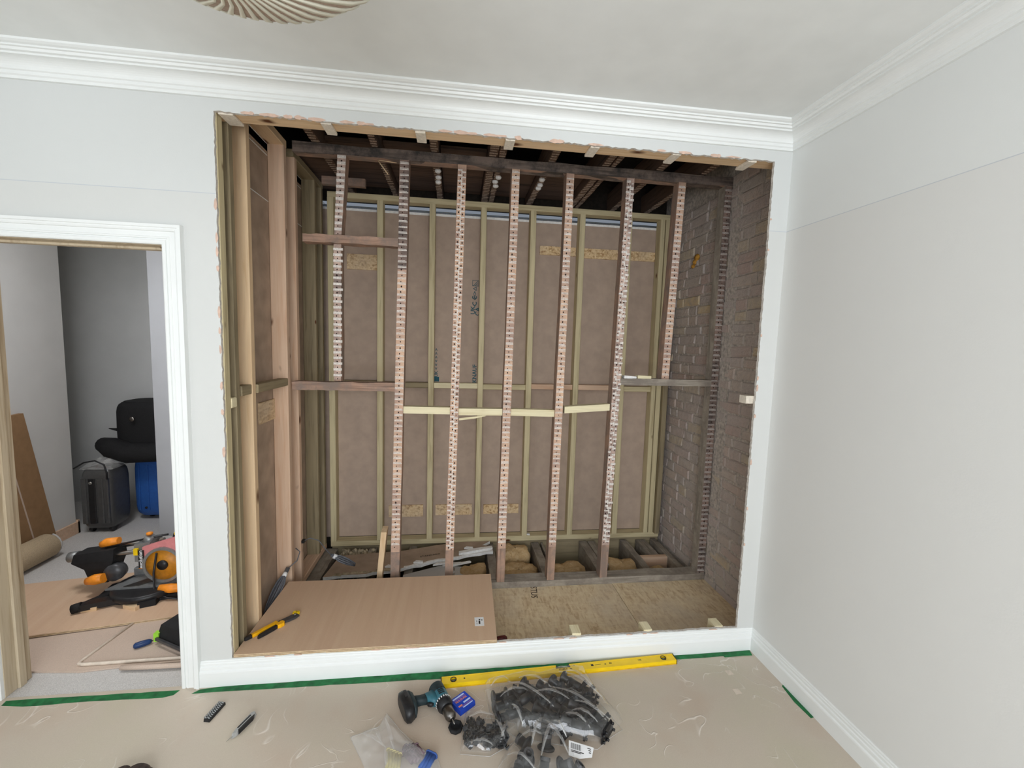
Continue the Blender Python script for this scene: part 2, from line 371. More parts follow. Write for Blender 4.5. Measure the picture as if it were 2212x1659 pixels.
def copy_tree(o, parent=None):
    c = o.copy(); COL.objects.link(c); WM[c.name] = WM[o.name].copy()
    if parent is not None: c.parent = parent
    for ch in [x for x in o.children]: copy_tree(ch, c)
    return c
def TR(loc, rx=0, ry=0, rz=0): return Matrix.Translation(loc) @ Euler((rx, ry, rz)).to_matrix().to_4x4()

# ---------------------------------------------------------------- room shell
XR, ZC = 2.624, 2.73          # right wall, ceiling
OX0, OX1, OZ0, OZ1 = -.052, 2.529, .125, 2.579      # hole cut in the back wall
DX0, DX1, DZ = -1.0, -.266, 2.018                   # door opening
def jag(p, q, step, amp, along):
    d = Vector(q) - Vector(p); n = max(1, int(d.length / step)); nn = Vector((-d.y, d.x)).normalized(); out = []
    for i in range(n):
        t = (i + (rnd.random() * .5 if i else 0)) / n; out.append(tuple(Vector(p) + d * t + nn * (rnd.uniform(-amp, amp) if i else 0)))
    return out
hole = jag((OX0, OZ0), (OX0, OZ1), .016, .0022, 1) + jag((OX0, OZ1), (OX1, OZ1), .014, .0035, 0) + jag((OX1, OZ1), (OX1, OZ0), .016, .0022, 1) + jag((OX1, OZ0), (OX0, OZ0), .02, .0025, 0)
def wall_with_hole():
    bm = bmesh.new()
    outer = [(-1.8, 0), (DX0, 0), (DX0, DZ), (DX1, DZ), (DX1, 0), (XR + .2, 0), (XR + .2, ZC + .05), (-1.8, ZC + .05)]
    def loop(pts): vs = [bm.verts.new((x, 0, z)) for x, z in pts]; return [bm.edges.new((vs[i], vs[(i + 1) % len(vs)])) for i in range(len(vs))]
    e = loop(outer) + loop(hole)
    bmesh.ops.triangle_fill(bm, use_beauty=True, use_dissolve=False, edges=e, normal=(0, -1, 0))
    for f in bm.faces:
        if f.normal.y > 0: f.normal_flip()
    r = bmesh.ops.extrude_face_region(bm, geom=bm.faces[:])
    for v in r['geom']:
        if isinstance(v, bmesh.types.BMVert): v.co.y += .0145
    bmesh.ops.recalc_face_normals(bm, faces=bm.faces[:])
    me = bpy.data.meshes.new('wall_back')
    for f in bm.faces: f.material_index = 1 if abs(f.normal.y) < .5 else (0 if f.calc_center_median().y < .007 else 2)
    bm.to_mesh(me); bm.free()
    for m in ('wall', 'gyp', 'board'): me.materials.append(M[m])
    o = bpy.data.objects.new('wall_back', me); COL.objects.link(o); o['kind'] = 'structure'; WM[o.name] = Matrix(); return o
wall_back = wall_with_hole()
SCR = [0]
mb = MB()                                          # scraps of pink paper torn back round the hole
def scrap(cx, cz, w, h):
    n = 7; pts = [(cx + w * math.cos(6.283 * k / n) * rnd.uniform(.6, 1.1), cz + h * math.sin(6.283 * k / n) * rnd.uniform(.6, 1.1)) for k in range(n)]
    SCR[0] += 1; yy = -.0008 - .00004 * SCR[0]
    mb.add([(x, yy, z) for x, z in pts] + [(x, -.0002, z) for x, z in pts], [tuple(range(n))] + [(i, (i + 1) % n, (i + 1) % n + n, i + n) for i in range(n)])
for z in (2.06, 2.0, 1.93, 1.74, 1.66, 1.58, 1.3, 1.12, 1.75, 2.2, .9, 1.42): scrap(OX0 - .004, z, .007, rnd.uniform(.015, .035))
for i in range(30): scrap(rnd.uniform(OX0 + .1, OX1 - .05), OZ1 + .003, rnd.uniform(.01, .05), rnd.uniform(.005, .011))
for z in (2.3, 2.15, 1.72, 1.5, 1.45, 1.3, 1.05, .8, .6): scrap(OX1 + .003, z, .006, rnd.uniform(.006, .02))
for i in range(16): scrap(rnd.uniform(OX0 + .05, OX1 - .05), OZ0 - .002, rnd.uniform(.01, .04), rnd.uniform(.003, .006))
mb.build('torn_paper', 'pink', wall_back, kind='stuff')
structure(MB().box((XR, -4.3, 0), (XR + .03, 0, ZC + .05)), 'wall_right', 'wallr')
mb = MB()
for lo, hi in (((-1.83, -4.3, 0), (-1.8, -3.95, ZC)), ((-1.83, -2.25, 0), (-1.8, 0, ZC)), ((-1.83, -3.95, 0), (-1.8, -2.25, .6)), ((-1.83, -3.95, 2.3), (-1.8, -2.25, ZC))): mb.box(lo, hi)
structure(mb, 'wall_left', 'wall')
wl = structure(MB().box((-1.83, -3.95, .6), (-1.79, -3.89, 2.3)).box((-1.83, -2.31, .6), (-1.79, -2.25, 2.3)).box((-1.83, -3.95, .6), (-1.79, -2.25, .66)).box((-1.83, -3.95, 2.24), (-1.79, -2.25, 2.3)), 'added_side_window', 'trim')  # unseen window, added to go with the side fill lamp
MB().box((-1.815, -3.89, .66), (-1.811, -2.31, 2.24)).build('window_pane', film('added_side_glass', .0, .02), wl)
mb = MB(); y0, y1 = -4.36, -4.3
for lo, hi in (((-1.8, y0, 0), (-.35, y1, ZC)), ((2.25, y0, 0), (XR, y1, ZC)), ((-.35, y0, 0), (2.25, y1, .65)), ((-.35, y0, 2.45), (2.25, y1, ZC))): mb.box(lo, hi)
structure(mb, 'wall_front', 'wall')
wn = structure(MB().box((-.35, -4.35, .65), (-.29, -4.31, 2.45)).box((2.19, -4.35, .65), (2.25, -4.31, 2.45)).box((-.35, -4.35, .65), (2.25, -4.31, .71)).box((-.35, -4.35, 2.39), (2.25, -4.31, 2.45)).box((.92, -4.35, .65), (.98, -4.31, 2.45)), 'window_1', 'trim')
MB().box((-.29, -4.333, .71), (2.19, -4.329, 2.39)).build('window_pane', film('window_glass', .0, .02), wn)
structure(MB().box((-1.8, -4.3, ZC), (XR, 0, ZC + .03)), 'ceiling', 'ceil')
structure(MB().box((-1.8, -4.3, -.03), (XR + .03, .0, 0)), 'floor', 'floor')
# cornice, skirting
prof = [(0, 2.630), (.012, 2.630), (.012, 2.641), (.018, 2.645), (.018, 2.657), (.024, 2.660)] + \
       [(.024 + .040 * (1 - math.cos(t)), 2.660 + .032 * math.sin(t)) for t in [math.pi / 2 * k / 7 for k in range(1, 8)]] + \
       [(.070, 2.692), (.070, 2.699), (.082, 2.700), (.086, 2.708), (.094, 2.709), (.094, 2.715), (.104, 2.717), (.113, 2.722), (.113, 2.731), (0, 2.731)]
rings = [[(-1.8, -p, z) for p, z in prof], [(XR - 0, -p, z) for p, z in prof]]
structure(MB().loft([rings[0], [(XR - p, -p, z) for p, z in prof]]), 'trim_1', 'trim')
structure(MB().loft([[(XR - p, -p, z) for p, z in prof], [(XR - p, -4.3, z) for p, z in prof]]), 'trim_2', 'trim')
sk = [(0, 0), (.020, 0), (.020, .068), (.0185, .074), (.0135, .079), (.0135, .088), (.0125, .0935), (.0085, .097), (.0085, .107), (.0055, .111), (.0055, .117), (.003, .121), (0, .121)]
structure(MB().loft([[(-.186, -p, z) for p, z in sk], [(XR - p, -p, z) for p, z in sk]]), 'baseboard_back', 'trim')
structure(MB().loft([[(XR - p, -p, z) for p, z in sk], [(XR - p, -4.3, z) for p, z in sk]]), 'baseboard_right', 'trim')
# door architrave (mitred, moulded) and raw pine lining
ap = [(0, 0), (0, .014), (.005, .017), (.016, .017), (.018, .012), (.022, .012), (.024, .0165), (.030, .0165), (.032, .014), (.052, .014), (.054, .020), (.060, .023), (.066, .023), (.068, .027), (.080, .027), (.080, 0)]
def arch(d, z0):     # outward offset d from the opening
    return [(DX1 + d, z0), (DX1 + d, DZ + d), (DX0 - d, DZ + d), (DX0 - d, z0)]
rings = []
for k in range(4): rings.append([(arch(d, 0)[k][0], -h, arch(d, 0)[k][1]) for d, h in ap])
mb = MB(); mb.loft(rings)
structure(mb, 'trim_3', 'trim')
mb = MB()
mb.beam((DX0 - .03, -.001, 0), (DX0 + .0015, .125, DZ + .03), 'z').beam((DX1 - .0015, -.001, 0), (DX1 + .03, .125, DZ + .03), 'z').beam((DX0, -.001, DZ - .0015), (DX1, .125, DZ + .03), 'x')
mb.beam((DX0, .055, 0), (DX0 + .012, .09, DZ - .012), 'z').beam((DX1 - .012, .055, 0), (DX1, .09, DZ - .012), 'z').beam((DX0, .055, DZ - .012), (DX1, .09, DZ), 'x')
M['lining'] = wood('door_lining_pine', S(200, 182, 150), S(176, 152, 116), 'z', knots=.07, k=1.0)
structure(mb, 'door_1', 'lining')

# ---------------------------------------------------------------- hall beyond the door
structure(MB().box((-3.4, .0, -.03), (-.16, 3.2, -.001)), 'floor_hall', 'carpet')
structure(MB().box((-2.14, .125, 0), (-2.08, 1.76, 2.75)), 'wall_hall_left', 'hallw')
structure(MB().box((-3.4, 2.5, 0), (-.9, 2.56, 2.75)), 'wall_hall_back', 'hallw')
structure(MB().box((-3.4, 1.76, 0), (-3.34, 2.5, 2.75)).box((-3.34, 1.70, 0), (-2.14, 1.76, 2.75)), 'wall_hall_recess', 'hallw')
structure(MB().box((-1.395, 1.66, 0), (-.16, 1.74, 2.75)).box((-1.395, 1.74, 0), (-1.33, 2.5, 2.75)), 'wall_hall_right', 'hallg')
structure(MB().box((-3.4, .0145, 2.70), (-.12, 2.56, 2.75)), 'ceiling_hall', 'ceil')
structure(MB().box((-2.08, .125, 0), (DX0 - .03, .155, 2.75)).box((DX0 - .03, .125, DZ + .03), (DX1 + .03, .155, 2.75)), 'wall_hall_front', 'hallw')
structure(MB().box((-2.08, .155, 0), (-2.064, 1.776, .095)).box((-2.14, 1.76, 0), (-2.064, 1.776, .11)), 'baseboard_hall', 'trimwood')

# ---------------------------------------------------------------- alcove behind the cut wall, dark outer shell added against light leaks
YF, YR, XI, XB = .74, 1.43, -.03, 2.80      # old frame, rear frame, left return face, brick face
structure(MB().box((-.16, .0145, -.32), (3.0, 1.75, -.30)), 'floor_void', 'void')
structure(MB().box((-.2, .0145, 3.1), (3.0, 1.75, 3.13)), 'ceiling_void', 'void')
structure(MB().box((-.2, 1.70, -.3), (3.0, 1.73, 2.60)).box((-.2, 1.70, 2.75), (3.0, 1.73, 3.13)), 'added_shell_rear', 'void')  # unseen, added to block sky light behind the rear board
structure(MB().box((-.2, .0145, 2.80), (-.17, 1.70, 3.13)).box((-.2, .0145, -.3), (-.17, 1.7, -.03)), 'added_shell_left', 'void')
structure(MB().box((-.17, -.0, 2.78), (3.0, .0145, 3.13)).box((-.17, 0, -.3), (3, .0145, -.03)), 'added_shell_front', 'void')
wb = structure(MB().box((XB + .005, .0145, -.3), (XB + .2, 1.75, 3.13)), 'wall_right_brick', 'mortar')
bmes = []
for w in (.218, .218, .218, .106, .106, .106):
    m = MB(); j = lambda a=.0035: rnd.uniform(-a, a)
    h = .066; xf = -.002
    j2 = lambda: rnd.uniform(-.006, .006)
    vs = [(.06, 0, 0), (.06, w, 0), (.06, w, h), (.06, 0, h)] + [(.003 + j(.003), j2(), j2()), (.003 + j(.003), w + j2(), j2()), (.003 + j(.003), w + j2(), h + j2()), (.003 + j(.003), j2(), h + j2())]
    c = 1.0
    ins = [(-.003 + j(.003), p[1] + (w / 2 - p[1]) * .16 / w * .1, p[2] + (h / 2 - p[2]) * .22) for p in vs[4:]]
    m.add(vs + ins, [(0, 1, 2, 3), (0, 4, 5, 1), (1, 5, 6, 2), (2, 6, 7, 3), (3, 7, 4, 0), (4, 8, 9, 5), (5, 9, 10, 6), (6, 10, 11, 7), (7, 11, 8, 4), (8, 11, 10, 9)])
    bmes.append(m.mesh('brick', 'brick'))
nb = 0
for c in range(39):
    z = -.06 + c * .0755; y = .13 - rnd.uniform(0, .1) - (.16 if c % 2 else .0); k = c % 3
    while y < 1.47 and nb < 298:
        hd = (k % 3 == 1); k += 1
        w = .106 if hd else .218
        if y + w > .13 and z < 2.86:
            o = bpy.data.objects.new('brick', rnd.choice(bmes[3:] if hd else bmes[:3])); COL.objects.link(o); o.parent = wb; nb += 1
            o.location = (XB + rnd.uniform(-.003, .003), y, z + rnd.uniform(-.002, .002)); o.rotation_euler = (R(rnd.uniform(-.7, .7)), 0, R(rnd.uniform(-.6, .6)))
        y += w + rnd.uniform(.008, .013)
MB().box((XB - .004, .63, .0), (XB + .005, .735, 2.74)).build('mortar_fillet', 'mortar', wb)
fm = MB(); 
for k in range(3): fm.lathe([(.001, 0), (.03 - .006 * k, .004), (.024 - .006 * k, .014), (.001, .02)], seg=9, mat=TR((XB + .002 - .003 * k, 1.13 + .02 * k, 2.34 - .03 * k), 0, R(-90), rnd.random()))
fm.build('foam_blob', 'foam', wb, label='dab of yellow expanding foam')

# rear partition: boards, studs, plates, noggins
def sheet(lo, hi, name, mats, label, cat='plasterboard', group=None): return single(MB().box(lo, hi), name, mats, label, cat, group)
rb = thing('plasterboard_sheet', 'brown-backed plasterboard behind the pale rear studs, printed with blue marks', 'plasterboard', (1.35, 1.52, .018))
MB().box((-.10, 1.52, .018), (1.168, 1.532, 2.63)).build('panel', 'board', rb); MB().box((1.172, 1.52, .018), (XB - .004, 1.532, 2.63)).build('panel', 'board', rb)
MB().box((-.10, 1.5195, 2.63), (XB - .004, 1.5325, 2.648)).build('board_edge', 'gypw', rb, label='white gypsum edge')
face = Matrix(((1, 0, 0, 0), (0, 0, -1, 0), (0, 1, 0, 0), (0, 0, 0, 1)))     # text plane facing -y
face = Matrix.Rotation(R(90), 4, 'X')
def rtext(s, size, mat, x, z, rot=90, bold=True):
    return text(s, size, mat, rb, WM[rb.name].inverted() @ Matrix.Translation((x, 1.5193, z)) @ face @ Matrix.Rotation(R(rot), 4, 'Z'), bold=bold)
rtext('KNAUF', .046, 'inkt', 1.128, 1.386)
rtext('UK', .05, 'inkt', 1.105, 1.905); rtext('CA', .05, 'inkt', 1.143, 1.895)
rtext('C \u20ac', .05, 'inkt', 1.118, 1.98); rtext('<>', .04, 'inkt', 1.118, 2.035); rtext('\u25b3', .036, 'inkt', 1.118, 2.078)
mk = MB()
for k in range(3): mk.add([(1.10 + .013 * k, 1.5194, 2.10), (1.106 + .013 * k, 1.5194, 2.10), (1.14, 1.5194, 2.137 - .013 * k), (1.14, 1.5194, 2.143 - .013 * k)], [(0, 1, 2, 3)])
mk.box((1.095, 1.5192, 2.098), (1.147, 1.5196, 2.101)).box((1.095, 1.5192, 2.142), (1.147, 1.5196, 2.145)).box((1.095, 1.5192, 2.098), (1.098, 1.5196, 2.145)).box((1.144, 1.5192, 2.098), (1.147, 1.5196, 2.145))
mk.build('logo', 'inkt', rb)
rtext('UK < < < > > >', .036, 'inkt', .815, 1.47); rtext('\u25a0', .05, 'inkt', .822, 1.335)
gv = thing('metal_channel', 'bright galvanised metal channel seen through the slot over the rear plasterboard', 'metal channel', (1.3, 1.60, 2.64))
for k in range(3): MB().beam((-.1, 1.56 + .012 * k, 2.652 + .012 * k), (XB - .01, 1.572 + .012 * k, 2.66 + .012 * k), 'x', ch=.002).build('flange', 'galv', gv)
rf = thing('stud_frame', 'new pale green treated stud frame standing furthest back in the alcove', 'stud wall frame', (1.38, YR, -.025))
MB().beam((-.0, YR, -.025), (2.775, YR + .087, .017), 'x').build('bottom_plate', 'greenx', rf)
MB().beam((-.0, YR, 2.695), (2.745, YR + .087, 2.737), 'x').build('top_plate', 'greenx', rf)
rs = [(-.002, .043), (.358, .402), (.755, .800), (1.15, 1.194), (1.55, 1.595), (1.944, 1.989), (2.345, 2.391), (2.635, 2.672), (2.680, 2.722)]
for i, (a, b) in enumerate(rs):
    MB().beam((a, YR, .017), (b, YR + (.09 if i < 7 else .085), 2.695), 'z', sh=(rnd.uniform(-.006, .004), 0)).build('stud', 'greenz', rf)
MB().beam((2.726, YR - .03, .017), (2.768, YR + .06, 2.695), 'z').build('stud', 'dkgreenz', rf)
for i, (a, b, z, m) in enumerate(((.402, .755, 1.268, 'dkgreenx'), (.80, 1.15, 1.268, 'freshx'), (1.194, 1.55, 1.262, 'greenx'), (1.595, 1.944, 1.27, 'pinkpinex'), (1.989, 2.345, 1.27, 'pinkpinex'), (2.391, 2.635, 1.262, 'greenx'), (.043, .358, 1.275, 'dkgreenx'))):
    MB().beam((a, YR + .022, z), (b, YR + .087, z + .043), 'x').build('noggin', m, rf)
for i, (x0, x1, z0, z1, l) in enumerate(((.12, .352, 2.185, 2.302, 'upper left on the rear board below the short old noggin'), (1.64, 1.942, 2.376, 2.446, 'leftmost of the upper right row on the rear board'), (1.992, 2.342, 2.366, 2.446, 'middle of the upper right row on the rear board'), (2.394, 2.632, 2.368, 2.444, 'rightmost of the upper right row, nearest the brick wall'),
        (.44, .72, .178, .277, 'leftmost of the low row on the rear board'), (.822, 1.128, .185, .275, 'middle of the low row on the rear board'), (1.226, 1.527, .188, .268, 'rightmost of the low row on the rear board'))):
    single(MB().box((x0, 1.507, z0), (x1, 1.519, z1)), 'pattress_patch', 'osbp', 'small flaky OSB patch, ' + l, 'OSB patch', 'OSB patches on the rear board')
single(MB().box((.0, YR + .04, -.28), (XB - .01, YR + .085, -.03)), 'rim_joist', 'dkgreenx', 'greenish treated timber on edge under the rear bottom plate', 'joist')

# left return wall: boards, studs, plates
for z0, z1, l in ((.012, 2.419, 'lowest and tallest'), (2.425, 2.675, 'middle'), (2.684, 2.74, 'topmost and narrowest')):
    t = sheet((-.133, .08, z0), (-.120, YR + .1, z1), 'plasterboard_sheet', ['boardd'], 'brown plasterboard between the left return studs, ' + l + ' of three', group='plasterboards of the left return')
    MB().box((-.1335, .08, z1), (-.1195, YR + .1, z1 + .005)).build('board_edge', 'gypw', t, label='pale gypsum edge')
lf = thing('stud_frame', 'new stud frame of the left return with pinkish and green studs', 'stud wall frame', (-.075, .7, -.03))
MB().beam((-.119, .09, -.03), (XI, YR - .005, .012), 'y').build('bottom_plate', 'pinkpiney', lf)
MB().beam((-.119, .112, 2.742), (XI, .735, 2.785), 'y').build('top_plate', 'piney', lf)
MB().beam((-.119, .845, 2.742), (XI, YR - .005, 2.785), 'y').build('top_plate', 'dkgreeny', lf)
for ya, yb, m, xi in ((.112, .150, 'dkgreenz', -.05), (.257, .297, 'pinez', -.042), (.690, .731, 'pinkpinez', XI), (.857, .900, 'pinkpinez', XI), (1.235, 1.275, 'dkgreenz', XI), (1.385, 1.424, 'dkgreenz', XI)):
    MB().beam((-.119, ya, .012), (xi, yb, 2.742), 'z').build('stud', m, lf)
MB().beam((-.085, .297, 1.352), (XI, .690, 1.396), 'y').build('noggin', 'dkgreeny', lf)
MB().beam((-.095, .160, 1.352), (-.045, .257, 1.40), 'y').build('noggin', 'dkgreeny', lf, label='short noggin showing its dark sawn end')
single(MB().box((-.119, .49, 1.15), (-.107, .69, 1.27)), 'pattress_patch', 'osbp', 'yellowish OSB patch on the left return below its noggin', 'OSB patch')
t = thing('junction_box', 'small black cable clip on the left return stud by the cable', 'cable clip', (XI + .006, .875, .29))
MB().box((XI, .862, .275), (XI + .018, .895, .293)).build('clip', 'black', t)

# cut remains of the front partition: plates, sawn stud ends
cf = thing('stud_frame', 'cut pine frame along the edges of the hole in the white wall', 'stud wall frame', (1.2, .045, 2.58))
MB().beam((OX0 - .04, .0148, OZ1 + .006), (OX1 + .1, .106, OZ1 + .05), 'x').build('top_plate', 'pinex', cf)
for x in (-.012, .395, .80, 1.208, 1.612, 2.022, 2.42):
    w = .03 if x < 0 else .022
    m = MB(); z = OZ1 - .014 + rnd.uniform(-.003, .003)
    n = 9; lo = [(x - w + 2 * w * k / (n - 1), z + rnd.uniform(-.002, .002)) for k in range(n)]
    z = OZ1 - .006 + rnd.uniform(-.003, .002); m.beam((x - w, .0148, z), (x + w, .108 + rnd.uniform(0, .014), OZ1 + .006), 'y', ch=.0015)
    m.build('sawn_stud_end', 'sawn', cf, label='pale sawn end of a cut stud')
MB().beam((OX0 - .045, .0148, .03), (OX0 + .003, .062, OZ1 + .006), 'z').build('stud', 'greenz', cf, label='green stud along the left cut edge')
MB().beam((OX1 + .058, .0148, .03), (OX1 + .096, .083, OZ1 + .006), 'z').build('stud', 'greenz', cf)
MB().beam((OX0 - .04, .0148, -.03), (OX1 + .04, .083, .012), 'x').build('bottom_plate', 'greenx', cf)
MB().beam((OX0 - .04, .0148, .06), (1.21, .083, OZ0 - .012), 'x').build('packer', 'greenx', cf)
for x, h in ((1.628, .137), (2.022, .133), (2.432, .13)):
    MB().beam((x - .024, .0148, .012), (x + .024, .083, h), 'z', ch=.0015).build('sawn_stud_end', 'freshy', cf, label='pale sawn stump of a cut stud')
MB().beam((2.488, .018, 1.363), (2.60, .07, 1.404), 'x', ch=.0015).build('sawn_noggin_end', 'sawn', cf, label='pale stub of a sawn noggin')
m = MB().beam((OX0 - .025, .062, 1.308), (-.045, .105, 1.355), 'y', ch=.004)
m.build('sawn_noggin_end', 'freshy', cf, label='splintered stub of a sawn noggin')

# ---------------------------------------------------------------- old lath frame in the middle of the alcove
of = thing('stud_frame', 'old dark lath-marked stud frame standing across the middle of the alcove', 'stud wall frame', (1.38, YF, -.05))
def rough_beam(lo, hi, axis, jit=.004, n=14):
    a = 'xyz'.index(axis); o = [i for i in range(3) if i != a]; m = MB(); rings = []
    for k in range(n + 1):
        t = lo[a] + (hi[a] - lo[a]) * k / n; rr = []
        for p, q in ((lo[o[0]], lo[o[1]]), (hi[o[0]], lo[o[1]]), (hi[o[0]], hi[o[1]]), (lo[o[0]], hi[o[1]])):
            v = [0, 0, 0]; v[a] = t; v[o[0]] = p + rnd.uniform(-jit, jit) * .6; v[o[1]] = q + rnd.uniform(-jit, jit); rr.append(tuple(v))
        rings.append(rr)
    return m.loft(rings)
rough_beam((.0, YF, 2.735), (2.835 - .04, YF + .075, 2.788), 'x').build('top_plate', ['olddarkx'], of)
MB().box((.004, YF + .004, 2.7335), (2.79, YF + .071, 2.7352)).build('underside', 'oldx', of, label='cleaner orange-brown underside of the top plate')
rough_beam((.0, YF, -.05), (2.793, YF + .10, .015), 'x').build('bottom_plate', 'oldgreyx', of)
# name, top (x left, x right, z), bottom (x left, x right, z), style
studs = [((.255, .306, 2.735), (.232, .275, 2.262), 'pale'), ((.228, .272, 2.214), (.222, .266, 1.378), 'blob'), ((.618, .674, 2.735), (.566, .622, .015), 'mixed'), ((.966, 1.020, 2.735), (.922, .977, .015), 'double'),
         ((1.303, 1.354, 2.735), (1.272, 1.327, .015), 'orange'), ((1.655, 1.705, 2.735), (1.624, 1.676, .015), 'orange'), ((2.055, 2.106, 2.735), (2.002, 2.056, .015), 'nibs'),
         ((2.412, 2.463, 2.735), (2.372, 2.426, 1.428), 'orange'), ((2.742, 2.792, 2.735), (2.735, 2.790, .015), 'dark')]
for si, (T, B, st) in enumerate(studs):
    zt, zb = T[2], B[2]; n = 10; rings = []
    for k in range(n + 1):
        t = k / n; z = zb + (zt - zb) * t; xl = B[0] + (T[0] - B[0]) * t + rnd.uniform(-.002, .002); xr = B[1] + (T[1] - B[1]) * t + rnd.uniform(-.002, .002)
        rings.append([(xl, YF, z), (xr, YF, z), (xr, YF + .075, z), (xl, YF + .075, z)])
    so = MB().loft(rings).build('stud', {'dark': 'oldgreyz', 'nibs': 'oldz'}.get(st, 'oldz'), of)
    X = lambda z, e: B[e] + (T[e] - B[e]) * (z - zb) / (zt - zb)
    fa = MB(); lm = MB(); nl = MB(); z = zt - .02 - rnd.uniform(0, .02)
    fb = zb + (.24 if zb < .1 and st != 'dark' else .01)
    fa.add([(X(fb, 0) + .001, YF - .001, fb), (X(fb, 1) - .001, YF - .001, fb), (X(zt, 1) - .001, YF - .001, zt - .004), (X(zt, 0) + .001, YF - .001, zt - .004)] + [(X(fb, 0) + .001, YF + .002, fb), (X(fb, 1) - .001, YF + .002, fb), (X(zt, 1) - .001, YF + .002, zt - .004), (X(zt, 0) + .001, YF + .002, zt - .004)],
           [(0, 1, 2, 3), (0, 4, 5, 1), (1, 5, 6, 2), (2, 6, 7, 3), (3, 7, 4, 0)])
    pitch = .0345
    while z > fb + .012:
        xl, xr = X(z, 0), X(z, 1); w = xr - xl
        dk = st == 'dark' or (st == 'mixed' and z > 2.05)
        h = rnd.uniform(.008, .012) if st in ('pale', 'mixed', 'blob') else rnd.uniform(.007, .013)
        def rid(a, b, zz, hh, th):
            j = lambda: rnd.uniform(-.0015, .0015)
            lm.add([(a, YF - .001, zz), (b, YF - .001, zz), (b, YF - .001, zz + hh), (a, YF - .001, zz + hh), (a + .001, YF - th, zz + .0012 + j()), (b - .001, YF - th, zz + .0012 + j()), (b - .001, YF - th, zz + hh - .0012 + j()), (a + .001, YF - th, zz + hh - .0012 + j())],
                   [(4, 5, 6, 7), (0, 1, 5, 4), (1, 2, 6, 5), (2, 3, 7, 6), (3, 0, 4, 7)])
        if st == 'nibs':
            mid = xl + w * rnd.uniform(.36, .64)
            rid(xl + rnd.uniform(-.004, .004), mid - .004, z + rnd.uniform(-.005, .005), rnd.uniform(.009, .018), .008); rid(mid + .003, xr + rnd.uniform(-.006, .004), z - .012 + rnd.uniform(-.006, .006), rnd.uniform(.008, .018), .008)
            if rnd.random() < .6: rid(mid - .006, mid + .004, z - .014, .03, .005)
        elif st == 'double':
            rid(xl + .002, xl + w * .5, z + rnd.uniform(-.003, .003), .009, .0035); rid(xl + w * .48, xr - .002, z - .012 + rnd.uniform(-.003, .003), .009, .0035); rid(xl + w * .44, xl + w * .56, z - .022, .03, .0025)
        elif st == 'blob': rid(xl - .002, xr + rnd.uniform(.003, .012), z, .016, .006)
        elif st == 'pale': rid(xl, xr, z, .017, .004)
        else:
            rid(xl + .001, xr - .001, z, h * .55, .0035); rid(xl + .002, xr - rnd.uniform(.001, .01), z + h * .75, h * .45, .003)
        for u in ((.3, .72) if st == 'double' else (.45,) if st != 'nibs' else (.25, .75)):
            cx = xl + w * (u + rnd.uniform(-.08, .08)); cz = z - pitch * .38 + (rnd.uniform(-.004, .004) - (.012 if st == 'double' and u > .5 else 0)); r = rnd.uniform(.0035, .006)
            p = [(cx + r * rnd.uniform(.7, 1.1) * math.cos(a * 1.047), YF - .0016, cz + r * 1.3 * rnd.uniform(.6, 1.1) * math.sin(a * 1.047)) for a in range(6)]
            nl.add(p, [(0, 1, 2, 3, 4, 5)])
        z -= pitch * rnd.uniform(.94, 1.06)
    fa.build('lath_face', 'lathd' if st == 'dark' else 'lathp' if st in ('pale', 'blob', 'nibs') else 'lath', so)
    if st == 'mixed': MB().add([(X(2.08, 0) + .001, YF - .0013, 2.08), (X(2.08, 1) - .001, YF - .0013, 2.08), (X(2.73, 1) - .001, YF - .0013, 2.73), (X(2.73, 0) + .001, YF - .0013, 2.73)], [(0, 1, 2, 3)]).build('stained_face', 'lathd', so, label='darker stained upper end')
    lm.build('plaster_ridge', 'limed' if st == 'dark' else 'lime', so, kind='stuff')
    nl.build('nail_hole', 'nail', so, kind='stuff')
rough_beam((XI + .004, YF, 1.320), (.600, YF + .075, 1.372), 'x', .003).build('noggin', 'oldx', of, label='old noggin on the left, level with the new ones')
rough_beam((.056, YF - .018, 2.216), (.612, YF + .06, 2.262), 'x', .003).build('noggin', 'oldx', of, label='short dark noggin high on the left')
rough_beam((2.082, YF - .002, 1.384), (2.742, YF + .07, 1.428), 'x', .002).build('noggin', 'oldgreyx', of, label='old noggin on the right under two chips')
for a, b, za, zb_, in ((.626, .941, 1.176, 1.172), (.994, 1.284, 1.166, 1.166), (1.334, 1.640, 1.166, 1.160), (1.705, 2.020, 1.184, 1.206)):
    m = MB(); rings = []
    for x, z in ((a, za), (b, zb_)): rings.append([(x, YF + .012, z), (x, YF + .072, z), (x, YF + .072, z + .045), (x, YF + .012, z + .045)])
    m.loft(rings).build('noggin', 'freshx', of, label='fresh pale noggin')
m = MB().prism([(1.0, .0), (1.10, .012), (1.18, .03), (1.16, .034), (1.0, .014)], 0, .004, mat=Matrix.Translation((0, YF + .03, 1.13)) @ face); m.build('splinter', 'freshx', of)
single(MB().loft([[(.472, YF + .012, .018), (.505, YF + .012, .018), (.505, YF + .09, .018), (.472, YF + .09, .018)], [(.505, YF + .012, .385), (.541, YF + .012, .385), (.541, YF + .09, .395), (.505, YF + .09, .395)]]), 'timber_offcut', 'pinez', 'yellow timber offcut standing upright against an old stud behind the plywood', 'timber offcut')
single(MB().tube([(.49, YF - .012, 2.715), (.553, YF - .03, 2.63)], [.004, .003], 6).tube([(.49, YF - .012, 2.715), (.6, YF - .01, 2.708)], [.003, .002], 6), 'wood_splinter', 'pinex', 'thin yellow splinter of wood hanging from the old top plate', 'splinter')
